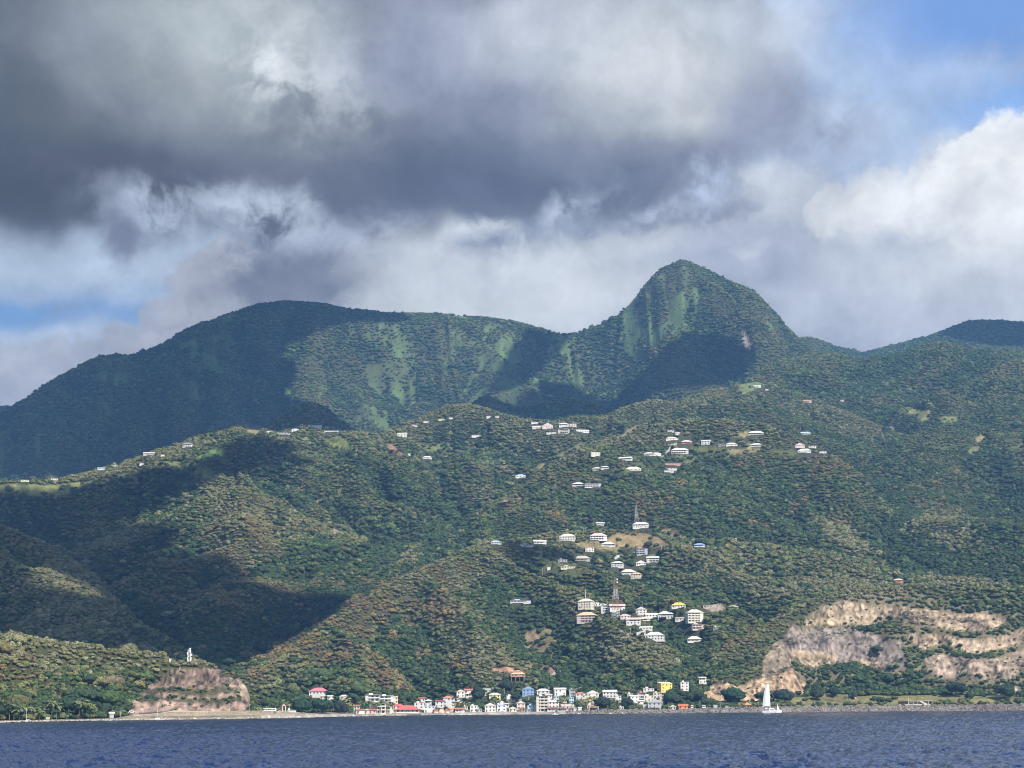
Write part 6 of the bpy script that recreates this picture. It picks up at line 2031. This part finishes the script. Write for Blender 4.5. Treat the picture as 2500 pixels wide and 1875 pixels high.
# retaining walls
for px, py, wp, lab in ((1498, 1368, 30, 'stepped white retaining wall among palms in the upper village'), (1565, 1548, 22, 'white retaining wall stepping down beside the track'), (1275, 1712, 60, 'grey garden wall above the white flat house')):
    x, y, z, r = hit(px, py)
    w_ = wp * r / FPX
    e = tag(empty('retaining_wall', (x, y, z), -math.atan2(x, y) - .15), lab, 'wall')
    q = MB()
    for i in range(4):
        q.box(-w_ / 2 + w_ * i / 4, -w_ / 2 + w_ * (i + .98) / 4, 0, .6, -2, 1.3 + i * .7)
    q.build('wall', paintmat(W_ if px > 1300 else (.42, .40, .36)), e)


# ------------------------------------------------------------------ boats
def water_at(px, py):
    u, t = pix_ue(px, py)
    r = CAM_Z / -float(t)
    return r * math.sin(float(u)), r * math.cos(float(u)), r


def hull(m, L_, B_, H_, y0=0.0, bow=1):
    n = 9; rows = []
    for i in range(n):
        t = i / (n - 1); x = (t - .5) * L_ * bow
        b = B_ / 2 * (1 - max(0, (t - .45) / .55) ** 2.2) * (1 if t > .1 else .88) + .03
        sheer = H_ * (1 + .12 * t * t)
        rows.append([(x, y0 - b, sheer), (x, y0 - b * .85, H_ * .25), (x, y0 - b * .25, -.4), (x, y0 + b * .25, -.4), (x, y0 + b * .85, H_ * .25), (x, y0 + b, sheer)])
    vs = [p for rw in rows for p in rw]
    fs = []
    for i in range(n - 1):
        for j in range(6):
            fs.append((6 * i + j, 6 * i + (j + 1) % 6, 6 * i + 6 + (j + 1) % 6, 6 * i + 6 + j))
    fs += [tuple(range(5, -1, -1)), tuple(range(6 * n - 6, 6 * n))]
    m.add(vs, fs)


M_GEL = mat_plain('white_gelcoat', (.80, .82, .82), .3, .03)
M_SAIL = mat_plain('sailcloth', (.80, .81, .80), .8, .04, .6)
x, y, r = water_at(1885, 1741.5)
e = tag(empty('catamaran', (x, y, -.1), -math.atan2(x, y)), 'white sailing catamaran with raised square topped mainsail off the right shore', 'sailboat')
k = r / FPX
L_ = 45 * k
for yy in (-3.2, 3.2):
    q = MB(); hull(q, L_, 1.9, 2.3, yy, 1); q.build('hull', M_GEL, e, smooth=False)
MB().box(-L_ * .34, L_ * .30, -3, 3, 1.3, 2.2).build('bridge_deck', M_GEL, e)
q = MB(); q.add([(-L_ * .16, -2.5, 2.2), (L_ * .20, -2.2, 2.2), (L_ * .20, 2.2, 2.2), (-L_ * .16, 2.5, 2.2), (-L_ * .16, -2.4, 4.1), (L_ * .08, -2.0, 4.1), (L_ * .08, 2.0, 4.1), (-L_ * .16, 2.4, 4.1)],
                [(0, 3, 2, 1), (4, 5, 6, 7), (0, 1, 5, 4), (1, 2, 6, 5), (2, 3, 7, 6), (3, 0, 4, 7)])
dk = q.build('deckhouse', M_GEL, e)
q = MB(); q.box(-L_ * .10, L_ * .10, -2.56, -2.3, 2.7, 3.2); q.build('window', M_GLASS, dk)
for xx in (-.24, .18):
    q = MB(); q.box(L_ * xx - 1.0, L_ * xx + 1.0, -4.18, -4.1, 1.15, 1.35); q.build('window', M_GLASS, e)
mx = -L_ * .085
q = MB(); q.bar((mx, 0, 3.9), (mx - .5, 0, 24), .16, .10); q.build('mast', M_RAIL, e)
q = MB(); q.bar((mx, 0, 6.0), (mx - 6.0, -.4, 5.5), .16); q.build('boom', M_RAIL, e)
V = []; F = []
ny, nx = 14, 6
for i in range(ny):
    t = i / (ny - 1); zz = 6.2 + t * 17.0
    xl = mx - .15 - .5 * t; ch = 6.0 * (1 - t) + 2.2 * t + .5 * math.sin(math.pi * t)
    for j in range(nx):
        s_ = j / (nx - 1)
        V.append((xl - ch * s_, -.9 * math.sin(math.pi * s_) * (1 - .3 * t) - .2 * s_, zz - .5 * s_ * (1 - t) + .1))
for i in range(ny - 1):
    for j in range(nx - 1):
        a = i * nx + j; F.append((a, a + 1, a + nx + 1, a + nx))
V2 = V + [(a, b + .03, c) for a, b, c in V]
nn = len(V)
F2 = F + [tuple(q_ + nn for q_ in reversed(f)) for f in F]
mesh_obj('mainsail', V2, F2, M_SAIL, e, smooth=True)
q = MB(); q.bar((mx - .3, 0, 20), (L_ * .44, 0, 2.6), .05, .07); q.build('furled_jib', M_METAL, e)
q = MB(); q.add([(L_ * .40, 0, 2.8), (L_ * .40 - 1.8, -.5, 2.9), (L_ * .27, 0, 7.4), (L_ * .40, .05, 2.8), (L_ * .40 - 1.8, -.45, 2.9), (L_ * .27, .05, 7.4)], [(0, 1, 2), (3, 5, 4), (0, 3, 4, 1), (1, 4, 5, 2), (2, 5, 3, 0)]); q.build('jib', M_SAIL, e)
MB().box(-L_ * .36, -L_ * .24, -.6, .6, 3.6, 4.3).build('dinghy', M_GEL, e)

for px, py, wp, mast, lean, col, hh, lab in ((383, 1757.2, 38, 43, .6, (.80, .76, .60), .9, 'anchored cream sailboat with bare leaning mast before the seawall'),
                                             (64, 1762, 26, 34, 0.0, (.02, .05, .14), .5, 'dark blue sailboat with bare mast moored off the left shore')):
    x, y, r = water_at(px, py)
    r2 = min(r, float(np.interp(math.atan2(x, y), U, RSH)) - 9)
    x, y, r = x * r2 / r, y * r2 / r, r2
    k = r / FPX
    e = tag(empty('moored_sailboat', (x, y, -.05), -math.atan2(x, y) + .1), lab, 'sailboat', 'moored sailboats')
    q = MB(); hull(q, wp * k, 2.8, hh, 0, -1); q.build('hull', paintmat(col, .35), e)
    q = MB(); q.box(-wp * k * .12, wp * k * .16, -.8, .8, hh, hh + .55); q.build('cabin', M_GEL, e)
    q = MB(); q.bar((0, 0, hh), (lean, 0, mast * k), .12, .09); q.build('mast', mat_plain('cream_spar', (.75, .7, .5), .5, .05), e)
    q = MB(); q.bar((0, 0, hh + 1.1), (wp * k * .33, 0, hh + 1.0), .10); q.build('boom', M_SAIL, e)
    for sx in (-1, 1):
        q = MB(); q.bar((sx * wp * k * .46, 0, hh), (lean, 0, mast * k), .025, n=4); q.build('stay', M_METAL, e)

for px, py, wp, col, lab in ((863, 1749.5, 13, W_, 'white motorboat afloat left of the village beach'), (1106, 1745, 13, W_, 'small white boat drawn up below the red arched boathouse'), (1127, 1746.5, 22, (.45, .72, .70), 'pale turquoise fishing boat right of the boathouses'), (1145, 1745.8, 14, (.7, .78, .76), 'pale boat beside the turquoise fishing boat'),
                             (1355, 1745.5, 16, W_, 'white boat moored below the dark red awning shop'), (1413, 1744, 9, W_, 'tiny white boat before the beach bar'), (1520, 1742, 10, W_, 'white boat by the rock bank under the dark beach trees'), (1490, 1743.5, 9, W_, 'white dinghy left of the rock bank'), (1085, 1745, 14, (.10, .14, .3), 'dark blue boat in front of the boathouses'), (730, 1752, 8, W_, 'small white rowboat close to the stones right of the seawall')):
    x, y, r = water_at(px, py)
    rs = float(np.interp(math.atan2(x, y), U, RSH))
    r2 = min(r, rs - 1.5)
    x, y = x * r2 / r, y * r2 / r
    k = r2 / FPX
    e = tag(empty('motorboat', (x, y, -.1), -math.atan2(x, y) + (px % 7 - 3) * .08), lab, 'boat', 'small boats along the village beach')
    q = MB(); hull(q, wp * k, 1.7, .75, 0, 1 if px % 2 else -1); q.build('hull', paintmat(col, .4), e)
    MB().box(-wp * k * .14, wp * k * .1, -.4, .4, .72, 1.35).build('cabin', M_GEL, e)
x, y, z, r = at_shore(1011, -9)
e = tag(empty('jetty', (x, y, 0), -math.atan2(x, y)), 'low dark jetty in front of the red roofed restaurant', 'jetty')
k = r / FPX
MB().box(-16 * k, 16 * k, -2, 3, .55, 1.15).build('deck', mat_plain('dark_planks', (.035, .045, .07), .8, .2), e)
for xx in (-14, -7, 0, 7, 14):
    q = MB(); q.bar((xx * k, -1.6, -2), (xx * k, -1.6, .56), .16); q.build('pile', M_TIMBER, e)

# ------------------------------------------------------------------ clouds standing over the land: they throw the large shadows
ZC = 2350.0
SHADE = [
    [(-700, 600), (690, 600), (860, 735), (960, 762), (1010, 790), (900, 792), (800, 800), (745, 830), (700, 850), (680, 880), (730, 905), (700, 960), (660, 990), (720, 980), (775, 985), (823, 1016), (865, 1046), (834, 1062), (752, 1046), (625, 1052), (579, 1046), (466, 1075), (339, 1122), (181, 1164), (-700, 1180)],
    [(1590, 888), (1645, 852), (1702, 828), (1747, 821), (1787, 829), (1826, 854), (1860, 890), (1815, 928), (1775, 944), (1724, 946), (1640, 960), (1560, 950), (1590, 915)],
    [(1150, 984), (1179, 964), (1204, 970), (1250, 992), (1300, 975), (1340, 950), (1391, 948), (1430, 965), (1480, 990), (1540, 978), (1600, 965), (1600, 978), (1476, 1016), (1397, 1014), (1363, 1030), (1321, 1024), (1250, 1018), (1176, 990)],
    [(1290, 830), (1400, 815), (1370, 870), (1300, 930), (1250, 960), (1200, 950), (1230, 900)],
    [(-700, 1203), (0, 1205), (135, 1212), (254, 1188), (310, 1172), (367, 1142), (441, 1140), (508, 1163), (560, 1100), (625, 1070), (710, 1093), (777, 1150), (625, 1150), (508, 1180), (418, 1222), (353, 1262), (226, 1293), (330, 1290), (452, 1290), (440, 1322), (396, 1367), (486, 1361), (542, 1367), (610, 1395), (621, 1434), (706, 1468),
     (763, 1460), (847, 1451), (860, 1490), (740, 1556), (600, 1643), (540, 1632), (500, 1615), (300, 1590), (150, 1570), (0, 1550), (-700, 1540)],
    [(2280, 800), (2397, 778), (2700, 780), (2700, 850), (2436, 846), (2340, 828)],
    [(1250, 1470), (1330, 1440), (1360, 1500), (1310, 1560), (1240, 1540)],
    [(1180, 1345), (1280, 1330), (1440, 1362), (1420, 1376), (1300, 1372)],
]
SUNNY = [[(60, 1385), (150, 1395), (225, 1440), (285, 1492), (262, 1500), (190, 1466), (100, 1430)], [(-300, 1430), (40, 1440), (80, 1480), (-300, 1500)], [(330, 1512), (380, 1545), (440, 1592), (400, 1590), (340, 1540)], [(520, 1440), (580, 1450), (600, 1490), (540, 1490)]]
cell = 15.0
gx0, gy0 = -3500.0, -600.0
GX, GY = 620, 500
sh = np.zeros((GX, GY)); lit = np.zeros((GX, GY))
PXs = np.arange(-260, 2760, 5.0)
for px in PXs:
    py = np.arange(630, 1745, 5.0)
    u, t = pix_ue(np.full(len(py), px), py)
    j = np.clip(np.round((u - U[0]) / (U[1] - U[0])).astype(int), 0, NU - 1)
    jm = int(j[len(j) // 2])
    i = np.searchsorted(RUNMAX[:, jm], t)
    k = i < NR
    i, pyk, tk = i[k], py[k], t[k]
    x = RR[i] * math.sin(U[jm]); y = RR[i] * math.cos(U[jm]); z = H[i, jm]
    s_ = (ZC - z) / SUN_DIR[2]
    cx = ((x + s_ * SUN_DIR[0] - gx0) / cell).astype(int); cy = ((y + s_ * SUN_DIR[1] - gy0) / cell).astype(int)
    okc = (cx >= 0) & (cx < GX) & (cy >= 0) & (cy < GY)
    dark = np.zeros(len(pyk), bool)
    for poly in SHADE:
        dark |= in_poly(np.full(len(pyk), px), pyk, poly)
    for poly in SUNNY:
        dark &= ~in_poly(np.full(len(pyk), px), pyk, poly)
    np.add.at(sh, (cx[okc & dark], cy[okc & dark]), 1)
    np.add.at(lit, (cx[okc & ~dark], cy[okc & ~dark]), 1)


def blur(a, n):
    for _ in range(n):
        a = (np.roll(a, 1, 0) + a * 2 + np.roll(a, -1, 0)) / 4
        a = (np.roll(a, 1, 1) + a * 2 + np.roll(a, -1, 1)) / 4
    return a


shn = (sh > 0) * np.minimum(sh / 3, 1.5); litn = (lit > 0) * np.minimum(lit / 3, 1.5)
bs, bl_ = blur(shn, 3), blur(litn, 3)
cm = (bs > bl_ * 1.0) & (bs > 0.06)
cm[[0, -1]] = False; cm[:, [0, -1]] = False
dist = np.zeros(cm.shape); cur = cm.copy()
for k in range(16):
    dist += cur
    cur = cur & np.roll(cur, 1, 0) & np.roll(cur, -1, 0) & np.roll(cur, 1, 1) & np.roll(cur, -1, 1)
seen = np.zeros(cm.shape, int); lab_n = 0
M_CLOUD = mat_plain('cloud_white', (.85, .86, .88), 1.0, .03, .004)
for a0, b0 in np.argwhere(cm):
    if seen[a0, b0]:
        continue
    lab_n += 1
    stack = [(a0, b0)]; seen[a0, b0] = lab_n; cells = []
    while stack:
        a, b = stack.pop(); cells.append((a, b))
        for da, db in ((1, 0), (-1, 0), (0, 1), (0, -1)):
            q_ = (a + da, b + db)
            if cm[q_] and not seen[q_]:
                seen[q_] = lab_n; stack.append(q_)
    if len(cells) < 14:
        continue
    cs = np.array(cells)
    vid = {}
    V = []; F = []

    def vert(a, b, top):
        key = (a, b, top)
        if key not in vid:
            inner = cm[a, b] and cm[a - 1, b] and cm[a, b - 1] and cm[a - 1, b - 1]
            dd_ = (dist[a, b] + dist[a - 1, b] + dist[a, b - 1] + dist[a - 1, b - 1]) / 4
            jx = 6.0 * float(vnoise(a * .9, b * .9, 200)); jy = 6.0 * float(vnoise(a * .9, b * .9, 201))
            lump = 1 + .5 * float(vnoise(a * .35, b * .35, 202)) + .25 * float(vnoise(a * .9, b * .9, 203))
            zz = ZC + ((34 * math.sqrt(dd_) * lump) if top else -5 * math.sqrt(dd_) * lump) if inner else ZC + (4 if top else 0)
            vid[key] = len(V)
            V.append((gx0 + a * cell + jx, gy0 + b * cell + jy, zz))
        return vid[key]
    for a, b in cells:
        F.append((vert(a, b, 1), vert(a + 1, b, 1), vert(a + 1, b + 1, 1), vert(a, b + 1, 1)))
        F.append((vert(a, b, 0), vert(a, b + 1, 0), vert(a + 1, b + 1, 0), vert(a + 1, b, 0)))
        for (da, db), (p0, p1) in (((1, 0), ((1, 0), (1, 1))), ((-1, 0), ((0, 1), (0, 0))), ((0, 1), ((1, 1), (0, 1))), ((0, -1), ((0, 0), (1, 0)))):
            if not cm[a + da, b + db]:
                F.append((vert(a + p0[0], b + p0[1], 0), vert(a + p1[0], b + p1[1], 0), vert(a + p1[0], b + p1[1], 1), vert(a + p0[0], b + p0[1], 1)))
    o = mesh_obj('cloud', V, F, M_CLOUD, smooth=True)
    tag(o, kind='structure')
print('clouds', lab_n)

# ------------------------------------------------------------------ haze: the blue air between the boat and the mountains
hm = MB().box(-6200, 6200, -1500, 8400, -10, 1380)
haze = hm.build('haze', None)
tag(haze, 'pale blue sea haze between the boat and the mountains', 'haze', kind='stuff')
vm = bpy.data.materials.new('haze_air'); vm.use_nodes = True
vn = vm.node_tree.nodes; vl = vm.node_tree.links
vn.clear()
vo = vn.new('ShaderNodeOutputMaterial'); vp = vn.new('ShaderNodeVolumePrincipled')
vp.inputs['Color'].default_value = (0.24, 0.51, 1.0, 1)
vp.inputs['Density'].default_value = HAZE_DENSITY
vp.inputs['Anisotropy'].default_value = 0.0
vl.new(vp.outputs[0], vo.inputs['Volume'])
haze.data.materials.append(vm)
